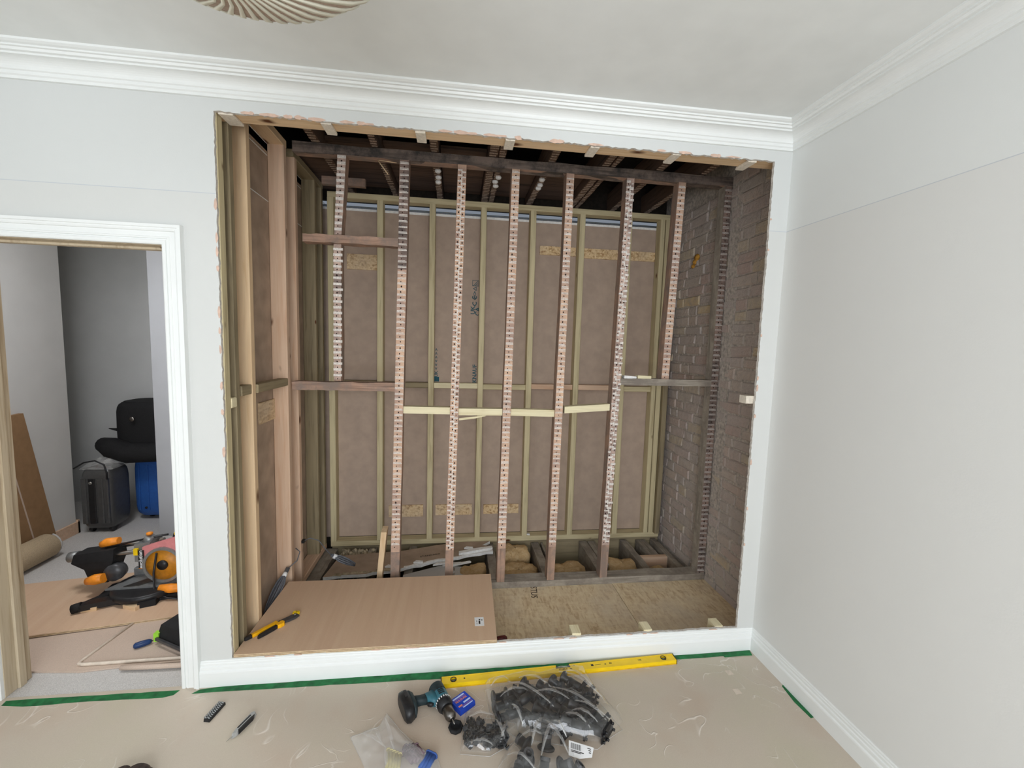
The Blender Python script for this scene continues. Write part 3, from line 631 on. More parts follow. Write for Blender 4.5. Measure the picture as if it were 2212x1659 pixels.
single(MB().loft([[(2.108, YF + .0, 1.429), (2.108, YF + .045, 1.429), (2.108, YF + .045, 1.447), (2.108, YF, 1.449)], [(2.196, YF + .005, 1.429), (2.196, YF + .045, 1.429), (2.196, YF + .045, 1.441), (2.196, YF + .005, 1.443)]]), 'plaster_chip', 'gypw', 'white plaster chip lying on the right old noggin', 'plaster chip')
single(MB().loft([[(2.206, YF + .004, 1.429), (2.206, YF + .05, 1.429), (2.206, YF + .05, 1.451), (2.206, YF + .004, 1.451)], [(2.305, YF + .01, 1.429), (2.305, YF + .05, 1.429), (2.305, YF + .05, 1.447), (2.305, YF + .01, 1.447)]]), 'wood_chip', 'freshx', 'flat wood chip lying on the right old noggin beside a white chip', 'wood chip')
single(MB().prism([(1.585, 1.447), (1.622, 1.44), (1.625, 1.47), (1.60, 1.475)], .0175, .026), 'plaster_chip', 'gypw', 'tiny white plaster chip on the rear bottom plate', 'plaster chip')

# old ceiling joists over the alcove with lath ghosts, and boards of the floor above
cj = [(.105, .05), (.45, .045), (.80, .05), (1.155, .055), (1.215, .045), (1.53, .05), (1.885, .05), (1.945, .035), (2.25, .05), (2.56, .05)]
for i, (x, w) in enumerate(cj):
    t = thing('ceiling_joist', 'dark lath-marked ceiling joist, %s' % ('first from the left return', 'second from the left return', 'third from the left return', 'left of the close pair near the middle', 'right of the close pair near the middle', 'the single one right of the middle pair', 'left of the close pair on the right', 'right of the close pair on the right', 'second from the brick wall', 'nearest the brick wall')[i], 'joist', (x, .9, 2.80), group='ceiling joists above the alcove')
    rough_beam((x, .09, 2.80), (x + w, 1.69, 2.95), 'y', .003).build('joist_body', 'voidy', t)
    lm = MB(); y = .12
    while y < 1.66:
        h = rnd.uniform(.007, .013); lm.box((x + rnd.uniform(0, .008), y, 2.7965), (x + w - rnd.uniform(0, .012), y + h, 2.8005)); y += .034 * rnd.uniform(.95, 1.05)
    lm.build('plaster_ridge', 'limej', t, kind='stuff')
    if i in (4, 5, 2):
        for k in range(3): MB().lathe([(.001, -.012), (.016, -.008), (.022, 0), (.02, .01), (.001, .012)], (x + w / 2 + rnd.uniform(-.01, .01), 1.05 + .09 * k + rnd.uniform(-.02, .02), 2.79), 7, sm=False).build('plaster_lump', 'gypw', t)
k = 0
for x0, x1, y0, y1, z in ((-.12, .10, .10, .62, 2.84), (.155, .445, .10, .30, 2.86), (.155, .445, .84, 1.65, 2.86), (.50, .795, .1, .5, 2.86), (.50, .795, .84, 1.65, 2.86), (.855, 1.15, .84, 1.65, 2.86), (1.265, 1.525, 1.08, 1.65, 2.86), (1.585, 1.88, 1.08, 1.65, 2.86), (-.12, .10, 1.0, 1.66, 2.82)):
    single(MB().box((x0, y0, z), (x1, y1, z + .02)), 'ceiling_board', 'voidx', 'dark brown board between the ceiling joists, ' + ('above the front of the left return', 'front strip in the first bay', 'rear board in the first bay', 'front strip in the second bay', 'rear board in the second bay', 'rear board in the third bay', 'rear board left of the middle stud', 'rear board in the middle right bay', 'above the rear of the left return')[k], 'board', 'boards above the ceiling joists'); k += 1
single(MB().beam((.0, 1.30, 2.742), (.30, 1.34, 2.80), 'x'), 'timber_offcut', 'oldx', 'brown timber packer above the rear top plate at the far left', 'timber offcut')

# ---------------------------------------------------------------- alcove floor
OS = -.03
for x0, x1, l in ((-.02, 2.094, 'left OSB floor sheet with a stamped mark, partly under the plywood'), (2.097, XB - .006, 'right OSB floor sheet against the brick wall')):
    t = thing('osb_sheet', l, 'OSB sheet', (x0, .09, OS - .018)); MB().box((x0, .0845, OS - .018), (x1, YF - .001, OS)).build('panel', 'osb', t)
    if x0 < 0: text('STUS', .062, 'inkb', t, WM[t.name].inverted() @ TR((1.522, .678, OS + .0004), 0, 0, R(-97)), name='stamp', bold=False)
joists = [(-.06, .05, YF, 1.45), (.30, .36, YF + .1, 1.45), (.62, .68, YF + .1, 1.45), (.93, .99, YF + .1, 1.45), (1.245, 1.31, YF + .1, 1.45), (1.635, 1.70, YF + .1, 1.45), (2.06, 2.125, YF + .1, 1.45), (2.43, 2.485, YF + .1, 1.45), (2.71, 2.76, YF + .1, 1.45)]
for i, (a, b, y0, y1) in enumerate(joists):
    single(rough_beam((a, y0 + .002, -.25), (b, y1, -.05), 'y', .003), 'floor_joist', 'oldgreyy', 'grey old floor joist behind the old frame, ' + ('against the left return', 'second from the left, under the broken board', 'third from the left, under the broken board', 'fourth from the left, under the broken board', 'just left of the first insulation roll', 'between the first and second visible insulation batts', 'between the second and third visible insulation batts', 'left of the pale timber trimmer', 'nearest the brick wall')[i], 'joist', 'floor joists of the alcove')
single(rough_beam((1.72, 1.2, -.25), (1.735, 1.45, -.055), 'y', .002), 'floor_joist', 'oldgreyy', 'thin grey batten fixed beside the second visible floor joist', 'batten')
single(rough_beam((2.135, 1.05, -.25), (2.20, 1.45, -.055), 'y', .002), 'floor_joist', 'oldgreyy', 'short grey timber doubled beside the third visible floor joist', 'batten')
single(rough_beam((2.575, 1.17, -.25), (2.66, 1.45, -.055), 'y', .002), 'floor_joist', 'oldgreyy', 'short wide grey joist ending on the pale trimmer', 'joist')
single(MB().beam((2.487, 1.12, -.24), (2.708, 1.165, -.05), 'x'), 'joist_trimmer', 'pinkpinex', 'pale new timber trimmer between the two joists near the brick wall', 'timber')
def batt(cx, cy, rx, ry, zb, h, label, rot=0, seed=0):
    m = MB(); N, K = 30, 12; vs = []; fs = []
    for k in range(K + 1):
        for i in range(N):
            a = 2 * math.pi * i / N; t = k / K * math.pi / 2
            ca, sa = math.cos(a), math.sin(a); e = (abs(ca) ** 4 + abs(sa) ** 4) ** -.25
            r = max(0, math.cos(t)) ** .38; p = Vector((rx * e * ca * r, ry * e * sa * r, h * math.sin(t) ** .6))
            nz = noise.fractal(Vector((p.x * 11 + seed, p.y * 11, p.z * 14)), .8, 2.1, 4) * .022
            p += Vector((ca * nz, sa * nz, nz * .9))
            if rot: p.rotate(Euler((0, 0, rot)))
            vs.append((cx + p.x, cy + p.y, zb + p.z))
    for k in range(K):
        for i in range(N): j = (i + 1) % N; fs.append((k * N + i, k * N + j, (k + 1) * N + j, (k + 1) * N + i))
    fs.append(tuple(reversed(range(N))))
    m.add(vs, fs, 0, True); return single(m, 'insulation_batt', 'wool', label, 'insulation', 'insulation between the floor joists')
batt(1.47, 1.02, .155, .15, -.28, .235, 'rounded brown mineral wool batt in front in the bay right of the fourth old stud', seed=1)
batt(1.48, 1.32, .13, .09, -.28, .26, 'smaller brown mineral wool roll behind another in the same joist bay', seed=5)
batt(1.86, 1.02, .155, .15, -.28, .225, 'greyish brown mineral wool batt in the second open joist bay', seed=9)
batt(2.29, 1.02, .125, .15, -.28, .24, 'fluffy mineral wool batt in the third open joist bay beside the lime-nibbed stud', seed=14)
batt(2.60, .98, .10, .10, -.28, .195, 'low mineral wool batt below the pale trimmer near the brick wall', seed=21)
batt(1.12, 1.01, .115, .14, -.28, .245, 'mineral wool batt showing right of the broken plasterboard', seed=30)
# broken plasterboard lying on the joists, and its crumbs
t = thing('broken_plasterboard', 'broken brown plasterboard piece with torn white edge lying behind the plywood', 'plasterboard', (.65, 1.2, -.05))
P = [(.079, .945)]
for a, b in (((.079, .945), (.53, 1.0)), ((.53, 1.0), (.86, 1.128)), ((.86, 1.128), (1.293, 1.249))):
    for k in range(1, 9): P.append((a[0] + (b[0] - a[0]) * k / 8 + rnd.uniform(-.006, .006), a[1] + (b[1] - a[1]) * k / 8 + rnd.uniform(-.01, .01)))
P += [(1.292, 1.33), (1.21, 1.35), (1.28, 1.42), (1.06, 1.42), (.85, 1.38), (.58, 1.30), (.116, 1.25)]
MB().prism(P, -.037, -.014, 0, 1).build('panel', ['boardd', 'gypw'], t)
m = MB(); E1 = [p for p in P[1:25] if p[0] > .60]
m.prism([(x, y - .004) for x, y in E1] + [(x, y + .016 + rnd.uniform(-.006, .008)) for x, y in reversed(E1)], -.026, -.0132); m.build('exposed_core', 'gypw', t, label='white exposed gypsum along the torn edge')
for x, y in ((.30, 1.10), (.95, 1.27)): MB().box((x - .02, y - .03, -.052), (x + .02, y + .03, -.037)).build('packing_scrap', 'gypw', t)
m = MB()
for k in range(8):
    x = .14 + .055 * k; y = .957 + .12 * (x - .1); m.prism([(x, y - .004), (x + .06, y + rnd.uniform(-.01, .004)), (x + .05, y + rnd.uniform(.012, .05)), (x + .01, y + rnd.uniform(.01, .04))], -.0142, -.0122)
m.build('torn_edge', 'rubble', t, label='torn cream edge')
m = MB(); m.prism([(1.02, 1.19), (1.17, 1.235), (1.29, 1.27), (1.285, 1.30), (1.12, 1.262), (1.02, 1.225)], -.0135, .004); m.build('delaminated_layer', 'gypw', t)
text('STANDARD', .03, 'ink', t, WM[t.name].inverted() @ TR((.80, 1.21, -.0136), 0, 0, R(14)), name='print')
for q, (x, y, l) in enumerate(((.52, 1.05, 'left of the upright offcut'), (.72, 1.10, 'right of the second old stud'), (1.10, 1.30, 'near the right end of the broken board'), (.97, 1.12, 'at the foot of the third old stud'), (1.04, 1.10, 'just right of the third old stud'), (.90, 1.09, 'just left of the third old stud'))):
    m = MB(); a = rnd.uniform(-.3, .6); d = Vector((math.cos(a), math.sin(a))); n2 = Vector((-d.y, d.x)); L, w = (.035, .015) if q < 3 else (.075, .012); z0 = -.0138 if q < 3 else -.05 + .012 * (q - 3)
    m.prism([tuple(Vector((x, y)) - d * L - n2 * w), tuple(Vector((x, y)) + d * L - n2 * w * .4), tuple(Vector((x, y)) + d * L * .9 + n2 * w * .8), tuple(Vector((x, y)) - d * L * .6 + n2 * w)], z0, z0 + .012)
    single(m, 'plaster_chip', 'gypw', 'white gypsum fragment ' + l, 'plaster chip', 'plaster crumbs on the alcove floor')
m = MB().prism([(.62, .87), (1.07, .90), (1.06, 1.08), (.9, 1.12), (.62, 1.0)], -.05, -.049)
single(m, 'paper_offcut', 'carpet', 'grey flat paper offcut under the broken plasterboard', 'paper')
m = MB()
for k in range(40):
    x, y, r = rnd.uniform(.08, .36), rnd.uniform(1.30, 1.42), rnd.uniform(.008, .022); m.lathe([(.001, -.25), (r, -.1), (r * .8, -.05 + r * .3), (.001, -.045 + r * .6)], (x, y, 0), 6)
o = m.build('plaster_rubble', 'rubble', kind='stuff'); tag(o, 'cream plaster rubble below the rear plate at the left', 'rubble')

# plywood half sheet and what lies on it
pl = thing('plywood_sheet', 'reddish plywood sheet lying on the alcove sill at the left with a white price sticker', 'plywood', (.58, .31, .12))
PX = [(-.046, .002), (1.205, -.004), (1.222, .628), (-.028, .632)]
MB().prism(PX, .1395, .140).build('face_veneer', 'ply', pl)
for k in range(5): MB().prism(PX, .1225 + .0034 * k, .1225 + .0034 * (k + 1)).build('ply_layer', 'plyedge' if k % 2 == 0 else 'plyedged', pl)
st = MB().box((1.098, .112, .140), (1.148, .185, .1406)).build('sticker', 'white', pl, label='white price sticker with grey print')
m = MB()
for x0, y0, x1, y1 in ((1.119, .128, 1.128, .155), (1.120, .160, 1.129, .168), (1.108, .125, 1.111, .135), (1.108, .142, 1.111, .158), (1.135, .155, 1.14, .165)): m.box((x0, y0, .1406), (x1, y1, .1409))
m.build('print', 'ink', st)
# pliers
pt = thing('pliers', 'yellow and black handled cutting pliers lying on the plywood', 'pliers', (.085, .205, .140), rot=(0, 0, R(50)))
def flat(pts, w, z0, z1, mats, name, parent, label=None):
    L = []; Rr = []
    for i, p in enumerate(pts):
        a = Vector(pts[max(0, i - 1)]); b = Vector(pts[min(len(pts) - 1, i + 1)]); d = (b - a).normalized(); n2 = Vector((-d.y, d.x)); ww = w[i] if isinstance(w, list) else w
        L.append(tuple(Vector(p) + n2 * ww)); Rr.append(tuple(Vector(p) - n2 * ww))
    return MB().prism(L + Rr[::-1], z0, z1, sc=.93).build(name, mats, parent, local=True, label=label)
M['amberp'] = plain('orange_yellow_grip', S(252, 184, 20), .4, var=.05)
g1 = flat([(-.135, .022), (-.10, .020), (-.06, .020), (-.02, .018), (.0, .020)], [.008, .009, .009, .010, .012], .002, .018, 'amberp', 'grip', pt, 'orange-yellow upper grip')
flat([(-.165, .022), (-.15, .022), (-.132, .022)], [.004, .008, .009], .002, .018, 'black', 'grip_tip', pt)
g2 = flat([(-.12, -.014), (-.08, -.012), (-.04, -.010), (-.018, -.008)], [.006, .009, .009, .008], .002, .018, 'black', 'grip', pt, 'black lower grip')
flat([(-.022, -.010), (-.008, -.010), (.008, -.008), (.016, -.006)], [.008, .013, .014, .008], .001, .021, 'amberp', 'grip_collar', pt)
flat([(.0, .016), (.02, .010), (.045, .004), (.075, .0), (.10, .0)], [.010, .014, .017, .018, .012], .003, .013, 'charcoal', 'jaw_body', pt)
flat([(.085, .012), (.093, .022), (.102, .032)], [.008, .012, .006], .004, .016, 'yellow', 'blade_guard', pt)
flat([(.098, .004), (.105, .012), (.112, .018)], [.006, .010, .005], .004, .016, 'yellow', 'blade_guard', pt)
MB().lathe([(.001, .0), (.007, .0), (.007, .004), (.001, .004)], (.083, .004, .013), 12).build('pivot', 'steel', pt, local=True)
# cable hanks
def hank(name, label, p0, p1, feed, n=9, r=.005, spread=.022):
    t = thing(name, label, 'cable', tuple(p0)); p0 = Vector(p0); p1 = Vector(p1); d = (p1 - p0); L = d.length; d.normalize(); u = d.cross(Vector((0, 0, 1))).normalized(); v = u.cross(d)
    for k in range(n):
        a = 6.283 * k / n + .3; rr = spread * (.5 if k % 2 else 1)
        pts = []
        for q in range(7):
            s = q / 6; sp = rr * (.55 + .9 * math.sin(math.pi * s) if q > 1 else .45); pts.append(p0 + d * L * s + u * math.cos(a) * sp + v * math.sin(a) * sp * .6)
        MB().tube(pts, r, 7).build('cable_strand', 'cable', t)
    c = p0 + d * L * .16
    MB().tube([c - d * .012, c + d * .012], spread * .75, 10).build('tape_band', 'white', t, label='white tape band')
    MB().tube(feed, .0032, 7).build('cable_tail', 'cable', t)
hank('cable_hank', 'grey cable hank with white tape sagging over the broken plasterboard', (.14, .93, .155), (.29, .965, .06), [(XI + .01, .88, .284), (.02, .885, .30), (.07, .90, .275), (.11, .92, .20), (.14, .93, .155)])
hank('cable_hank', 'grey cable hank with white tape tucked between plywood and left return', (-.040, .66, .215), (-.085, .44, .06), [(XI + .006, .745, .30), (XI + .035, .735, .28), (XI + .03, .70, .24), (-.035, .665, .215)], n=7, spread=.018)
t = thing('screwdriver', 'dark red handle poking out from under the plywood corner', 'screwdriver', (1.225, .118, -.03))
MB().tube([(1.200, .105, .055), (1.235, .112, .055), (1.262, .118, .055), (1.272, .120, .055)], [.017, .019, .018, .010], 12).build('handle', 'red', t)
MB().tube([(1.14, .094, .055), (1.2, .105, .055)], .006, 8).build('shaft', 'steeld', t)
single(MB().box((1.10, .090, -.03), (1.30, .16, .036)), 'timber_offcut', 'osb', 'short block under the dark red handle at the plywood corner', 'timber offcut')

# ---------------------------------------------------------------- green tape, floor marks
def strip(poly, label, z=.0012):
    P = []
    for i, p in enumerate(poly):
        q = poly[(i + 1) % len(poly)]; n = max(1, int((Vector(q) - Vector(p)).length / .05))
        for k in range(n): P.append((p[0] + (q[0] - p[0]) * k / n + rnd.uniform(-.0015, .0015), p[1] + (q[1] - p[1]) * k / n + rnd.uniform(-.0022, .0022)))
    return single(MB().prism(P, .0003, z), 'masking_tape', 'tape', label, 'tape', 'green floor tape')
strip([(-.975, -.044), (-.88, -.058), (-.60, -.056), (-.32, -.062), (-.28, -.05), (-.268, -.026), (-.6, -.022), (-.978, -.018)], 'green tape strip across the doorway')
strip([(-.205, -.050), (.30, -.056), (.92, -.066), (1.30, -.058), (1.75, -.046), (1.75, -.0205), (-.10, -.0205), (-.18, -.030)], 'long green tape strip along the foot of the skirting under the level')
strip([(1.70, -.050), (2.47, -.049), (2.47, -.0205), (1.70, -.0205)], 'green tape strip along the skirting beside the right end of the level', .0022)
strip([(2.43, -.058), (2.59, -.055), (2.60, -.0205), (2.43, -.0205)], 'short wide green tape piece in the far right corner', .003)
strip([(2.592, -.27), (2.6035, -.262), (2.6035, -.45), (2.586, -.452), (2.580, -.36)], 'green tape piece along the right skirting')
for x, y, l in ((2.385, -.161, 'nearer the back wall'), (2.347, -.278, 'further from the back wall')):
    single(MB().prism([(x - .016, y - .017), (x + .019, y - .013), (x + .015, y + .016), (x - .014, y + .015)], .0003, .0008), 'film_patch', 'papere', 'small pale square scuff in the right floor corner, ' + l, 'patch', 'pale squares on the floor film')

# ---------------------------------------------------------------- spirit level
lv = thing('spirit_level', 'long yellow spirit level lying flat along the skirting', 'spirit level', (.929, -.131, 0), rot=(0, 0, R(2.4)))
Lm = 1.218; Wd = .048
m = MB()      # web with end-vial holes left open as rings: built as strips round the openings
holes = [(.036, .084), (1.128, 1.176)]
m.box((.004, 0, .0), (Lm - .004, .0085, .0235)).box((.004, Wd - .0085, 0), (.575, Wd, .0235)).box((.645, Wd - .0085, 0), (Lm - .004, Wd, .0235))
m.box((.004, .0085, .0), (Lm - .004, Wd - .0085, .003))
for a, b in ((.004, .036), (.084, .572), (.648, 1.128), (1.176, Lm - .004)): m.box((a, .0085, .003), (b, Wd - .0085, .0225))
m.box((.572, .0085, .003), (.648, .027, .0225))
m.build('body', 'yellow', lv, local=True)
for a, b in holes:
    c = (a + b) / 2
    seg = 24; ring = MB(); rin = .0135
    sq = []
    for k in range(seg):
        an = 6.283 * k / seg; ca, sa = math.cos(an), math.sin(an); e = min(.024 / max(1e-6, abs(ca)), .0155 / max(1e-6, abs(sa))); sq.append((c + ca * e, Wd / 2 + sa * e))
    ci = [(c + rin * math.cos(6.283 * k / seg), Wd / 2 + rin * math.sin(6.283 * k / seg)) for k in range(seg)]
    ring.loft([[(x, y, .0225) for x, y in sq], [(x, y, .0225) for x, y in ci], [(x, y, .004) for x, y in ci]], cap=False)
    ring.build('vial_surround', 'yellow', lv, local=True)
    MB().ring([(.0152, .0), (.0152, .0025), (.0128, .0028), (.0128, .0)], (c, Wd / 2, .0225), 28).build('vial_ring', 'black', lv, local=True)
    MB().tube([(c - .010, Wd / 2 - .002, .015), (c + .010, Wd / 2 + .002, .015)], .0062, 10).build('vial', 'glassv', lv, local=True)
MB().tube([(.585, .037, .013), (.635, .037, .013)], .0075, 12).build('vial', 'glassv', lv, local=True)
MB().box((.573, .027, .004), (.583, Wd, .021)).box((.637, .027, .004), (.647, Wd, .021)).build('vial_holder', 'black', lv, local=True)
for a, b in ((0, .004), (Lm - .004, Lm)): MB().box((a, -.0005, 0), (b, Wd + .0005, .0242)).build('end_cap', 'black', lv, local=True)
MB().lathe([(.001, 0), (.0042, 0), (.0042, .0004), (.001, .0005)], (.113, .026, .0225), 14).build('hang_hole', 'ink', lv, local=True)
MB().box((.004, -.0006, .0005), (Lm - .004, .0002, .0065)).build('measuring_edge', 'yellowd', lv, local=True)  # shade of the lower flange put in as a darker strip
def ltext(s, x, y, sz, bold=True): return text(s, sz, 'ink', lv, Matrix.Translation((x, y, .0227)), bold=bold)
ltext('STABILA', .607, .0185, .012); ltext('Made in Germany', .607, .008, .0052, False); ltext('70', .668, .036, .008); ltext('EN', .86, .026, .011); ltext('196', 1.02, .027, .013)
MB().prism([(.64, .020), (.648, .020), (.654, .013), (.646, .013)], .0226, .0229).box((.755, .019, .0226), (.768, .031, .0229)).prism([(.826, .021), (.836, .021), (.831, .030)], .0226, .0229).box((.776, .0245, .0226), (.808, .026, .0229)).build('logo', 'ink', lv, local=True)

# ---------------------------------------------------------------- cordless drill and packet
ax_a = math.atan2(-.225, .10)
dr = thing('cordless_drill', 'teal and black cordless drill lying on its side with a bit in the chuck', 'drill', (.912, -.175, .0), rot=(0, 0, ax_a))
# local x = towards the chuck, local -y = handle side (rotated), z up
RX = lambda x, y, z: Matrix.Translation((x, y, z)) @ Matrix.Rotation(R(90), 4, 'Y')
MB().lathe([(.001, 0), (.026, 0), (.033, .008), (.034, .03), (.034, .085), (.033, .09)], (0, 0, 0), 20, mat=RX(-.015, 0, .036)).build('motor_housing', 'teal', dr, local=True)
MB().lathe([(.0345, 0), (.0352, .003), (.0352, .04), (.0345, .043)], (0, 0, 0), 20, mat=RX(-.012, 0, .036)).build('rear_cap', 'tealdark', dr, local=True)
for k in range(4): MB().box((.028 + .010 * k, -.014, .0685), (.033 + .010 * k, .012, .0708)).build('vent', 'black', dr, local=True)
MB().lathe([(.033, 0), (.035, .003), (.035, .028), (.030, .034), (.027, .046)], (0, 0, 0), 20, mat=RX(.075, 0, .036)).build('torque_collar', 'black', dr, local=True)
m = MB()
for k in range(20): a = 6.283 * k / 20; m.box((.078, -.0022, .0345), (.086, .0022, .0362), mat=Matrix.Translation((0, 0, .036)) @ Matrix.Rotation(a, 4, 'X'))
m.build('collar_marks', 'white', dr, local=True)
MB().lathe([(.022, 0), (.024, .002), (.024, .040), (.019, .052), (.010, .056), (.009, .060)], (0, 0, 0), 20, mat=RX(.121, 0, .036)).build('chuck', 'steeld', dr, local=True)
MB().lathe([(.0195, 0), (.0205, .002), (.0165, .010), (.008, .012)], (0, 0, 0), 20, mat=RX(.164, 0, .036)).build('chuck_nose', 'steel', dr, local=True)
MB().tube([(.176, 0, .036), (.198, .0, .034), (.205, 0, .033)], [.003, .0032, .001], 8).build('drill_bit', 'steel', dr, local=True)
hd = [(.028, -.020), (.024, -.05), (.012, -.085), (.006, -.115)]
def slab(pts, ws, hz, zc, name, mat, n=12):
    rings = []
    for (x, y), w, h in zip(pts, ws, hz):
        rings.append([(x + w * math.copysign(abs(math.cos(t)) ** .6, math.cos(t)), y, zc + h * math.copysign(abs(math.sin(t)) ** .6, math.sin(t))) for t in [2 * math.pi * k / n for k in range(n)]])
    return MB().loft(rings, 0, True).build(name, mat, dr, local=True)
slab([(.040, -.022), (.036, -.045), (.026, -.062)], [.040, .032, .022], [.026, .022, .020], .036, 'grip_yoke', 'teal')
slab([(.028, -.055), (.020, -.085), (.012, -.118)], [.021, .019, .022], [.019, .018, .020], .036, 'handle', 'tealdark')
slab([(.062, -.040), (.064, -.055), (.058, -.066)], [.008, .010, .006], [.009, .009, .007], .036, 'trigger', 'black')
slab([(.018, -.112), (.020, -.122), (.020, -.130)], [.046, .060, .062], [.028, .034, .035], .036, 'battery_shoe', 'tealdark')
bt = slab([(.020, -.130), (.022, -.150), (.022, -.166), (.022, -.172)], [.064, .074, .070, .058], [.036, .036, .034, .028], .036, 'battery', 'black')
MB().box((-.03, -.150, .0705), (.008, -.138, .073)).build('battery_latch', 'charcoal', bt, local=True)
cp = MB().lathe([(.001, 0), (.028, 0), (.033, .010), (.030, .018), (.024, .018), (.020, .006), (.001, .005)], (1.000, -.352, .0), 8, sm=False)
single(cp, 'plastic_cup', 'blackm', 'black faceted plastic cap on the floor under the drill chuck', 'cap')
pk = thing('screw_packet', 'small blue cardboard packet with orange and white print beside the drill', 'packet', (1.030, -.232, 0), rot=(0, 0, R(38)))
hx, hy = .043, .040
MB().box((-hx, -hy, .0), (hx, hy, .022), top=.97).build('carton', 'blue', pk, local=True)
def bar(x0, y0, x1, y1, mat, name='print'): return MB().box((x0, y0, .022), (x1, y1, .0224)).build(name, mat, pk, local=True)
bar(-.032, .026, .030, .033, 'lblue'); bar(-.031, .017, .031, .024, 'violet'); bar(-.002, -.014, .036, -.006, 'lblue'); bar(-.024, -.026, .036, -.019, 'violet'); bar(-.020, -.033, .034, -.028, 'lblue'); bar(-.034, -.02, -.014, -.012, 'salmon')
text('MULTI-FIX', .0135, 'salmon', pk, Matrix.Translation((-.001, .009, .0224)), bold=True)

# ---------------------------------------------------------------- floor: bags of fittings
def bagfilm(outline, hfun, name, parent, mat, seed=0, amp=1.0):
    xs = [p[0] for p in outline]; ys = [p[1] for p in outline]; x0, x1, y0, y1 = min(xs), max(xs), min(ys), max(ys)
    def inside(x, y):
        c = False; n = len(outline)
        for i in range(n):
            (xa, ya), (xb, yb) = outline[i], outline[(i + 1) % n]
            if (ya > y) != (yb > y) and x < (xb - xa) * (y - ya) / (yb - ya) + xa: c = not c
        return c
    cx, cy = sum(xs) / len(xs), sum(ys) / len(ys); m = MB(); K = 16; per = []
    for i, p in enumerate(outline):
        q = outline[(i + 1) % len(outline)]; n = max(2, int((Vector(q) - Vector(p)).length / .016))
        for k in range(n): per.append((p[0] + (q[0] - p[0]) * k / n, p[1] + (q[1] - p[1]) * k / n))
    n = len(per); vs = []; fs = []
    for k in range(K):
        t = k / K
        for (x, y) in per:
            px, py = x + (cx - x) * t, y + (cy - y) * t
            nz = noise.noise(Vector((px * 26 + seed, py * 26, seed))) ; rg = abs(noise.noise(Vector((px * 15 + py * 9 + seed, py * 13 - px * 6, seed + 3))))
            z = .002 + hfun(t) + (nz * .010 - rg * .012) * amp * min(1, t * 4 + .15) + abs(nz) * .003
            vs.append((px, py, max(.0015, z)))
    for k in range(K - 1):
        for i in range(n): j = (i + 1) % n; fs.append((k * n + i, k * n + j, (k + 1) * n + j, (k + 1) * n + i))
    vs.append((cx, cy, hfun(1))); 
    for i in range(n): fs.append(((K - 1) * n + i, (K - 1) * n + (i + 1) % n, len(vs) - 1))
    m.add(vs, fs, 0, True); return m.build(name, mat, parent)
def rim(outline, parent, mat='haze', r=.0012):
    pts = [(p[0], p[1], .003) for p in outline] + [(outline[0][0], outline[0][1], .003)]
    return MB().tube(pts, r, 5).build('bag_seam', mat, parent)
big = [(1.135, -.160), (1.297, -.133), (1.40, -.150), (1.516, -.115), (1.630, -.124), (1.652, -.259), (1.712, -.428), (1.640, -.462), (1.575, -.505), (1.46, -.48), (1.25, -.42), (1.156, -.33)]
b1 = thing('plastic_bag', 'largest clear plastic bag full of black cabinet legs, with a white tag', 'plastic bag', (1.42, -.3, 0))
bagfilm(big, lambda t: .058 * min(1, t * 4.5) ** .45 + .036, 'bag_film', b1, 'film', 3); rim(big, b1)
tg = MB().loft([[(1.452, -.505, .056), (1.548, -.532, .040), (1.530, -.565, .034), (1.478, -.571, .040), (1.437, -.560, .048)], [(1.452, -.505, .057), (1.548, -.532, .041), (1.530, -.565, .035), (1.478, -.571, .041), (1.437, -.560, .049)]]).build('tag', 'white', b1, label='white paper tag with barcode')
m = MB(); q = rnd.random()
def tp(u, v): return Vector((1.452, -.505, .0575)).lerp(Vector((1.548, -.532, .0415)), u) + (Vector((1.437, -.560, .0495)) - Vector((1.452, -.505, .0575))) * v
for k in range(15):
    u = .08 + .028 * k; w = .010 if k % 3 else .018; m.add([tp(u, .12), tp(u + w, .12), tp(u + w, .5), tp(u, .5)], [(3, 2, 1, 0)])
for u, v, w in ((.10, .58, .5), (.1, .66, .38), (.74, .15, .14), (.78, .28, .1), (.8, .42, .08)): m.add([tp(u, v), tp(u + w, v), tp(u + w, v + .05), tp(u, v + .05)], [(3, 2, 1, 0)])
m.build('barcode', 'ink', tg)
def leg_mesh():
    a = MB().lathe([(.001, 0), (.030, 0), (.030, .006), (.016, .012), (.016, .05), (.020, .052), (.020, .105), (.028, .112), (.028, .120), (.001, .120)], seg=18); return a
lp = thing('plinth_riser', 'black plastic cabinet leg inside the largest clear bag', 'cabinet leg', (0, 0, 0), group='cabinet legs in the largest bag')
MB().lathe([(.001, 0), (.030, 0), (.030, .006), (.016, .012), (.0155, .05), (.001, .05)], seg=18).build('foot', 'black', lp, local=True)
MB().lathe([(.001, .046), (.020, .046), (.020, .105), (.001, .105)], seg=18).build('tube', 'black', lp, local=True)
m = MB().prism([(-.032, -.026), (.032, -.026), (.032, .026), (-.032, .026)], .105, .112)
for sx, sy in ((1, 1), (1, -1), (-1, 1), (-1, -1)): m.lathe([(.001, .112), (.006, .112), (.006, .122), (.001, .122)], (.026 * sx, .017 * sy, 0), 8)
m.build('mounting_plate', 'black', lp, local=True)
spots = []
for i, (x, y) in enumerate(((1.22, -.23), (1.28, -.22), (1.35, -.22), (1.43, -.22), (1.49, -.21), (1.55, -.20), (1.58, -.22), (1.22, -.28), (1.29, -.28), (1.37, -.27), (1.45, -.26), (1.53, -.26), (1.58, -.28), (1.23, -.34), (1.30, -.35), (1.39, -.34), (1.47, -.34), (1.55, -.35), (1.60, -.37), (1.42, -.41), (1.50, -.42), (1.57, -.43), (1.60, -.42), (1.34, -.41))):
    spots.append((x, y, (20 if x < 1.3 else -45) + rnd.uniform(-14, 14), i % 3))
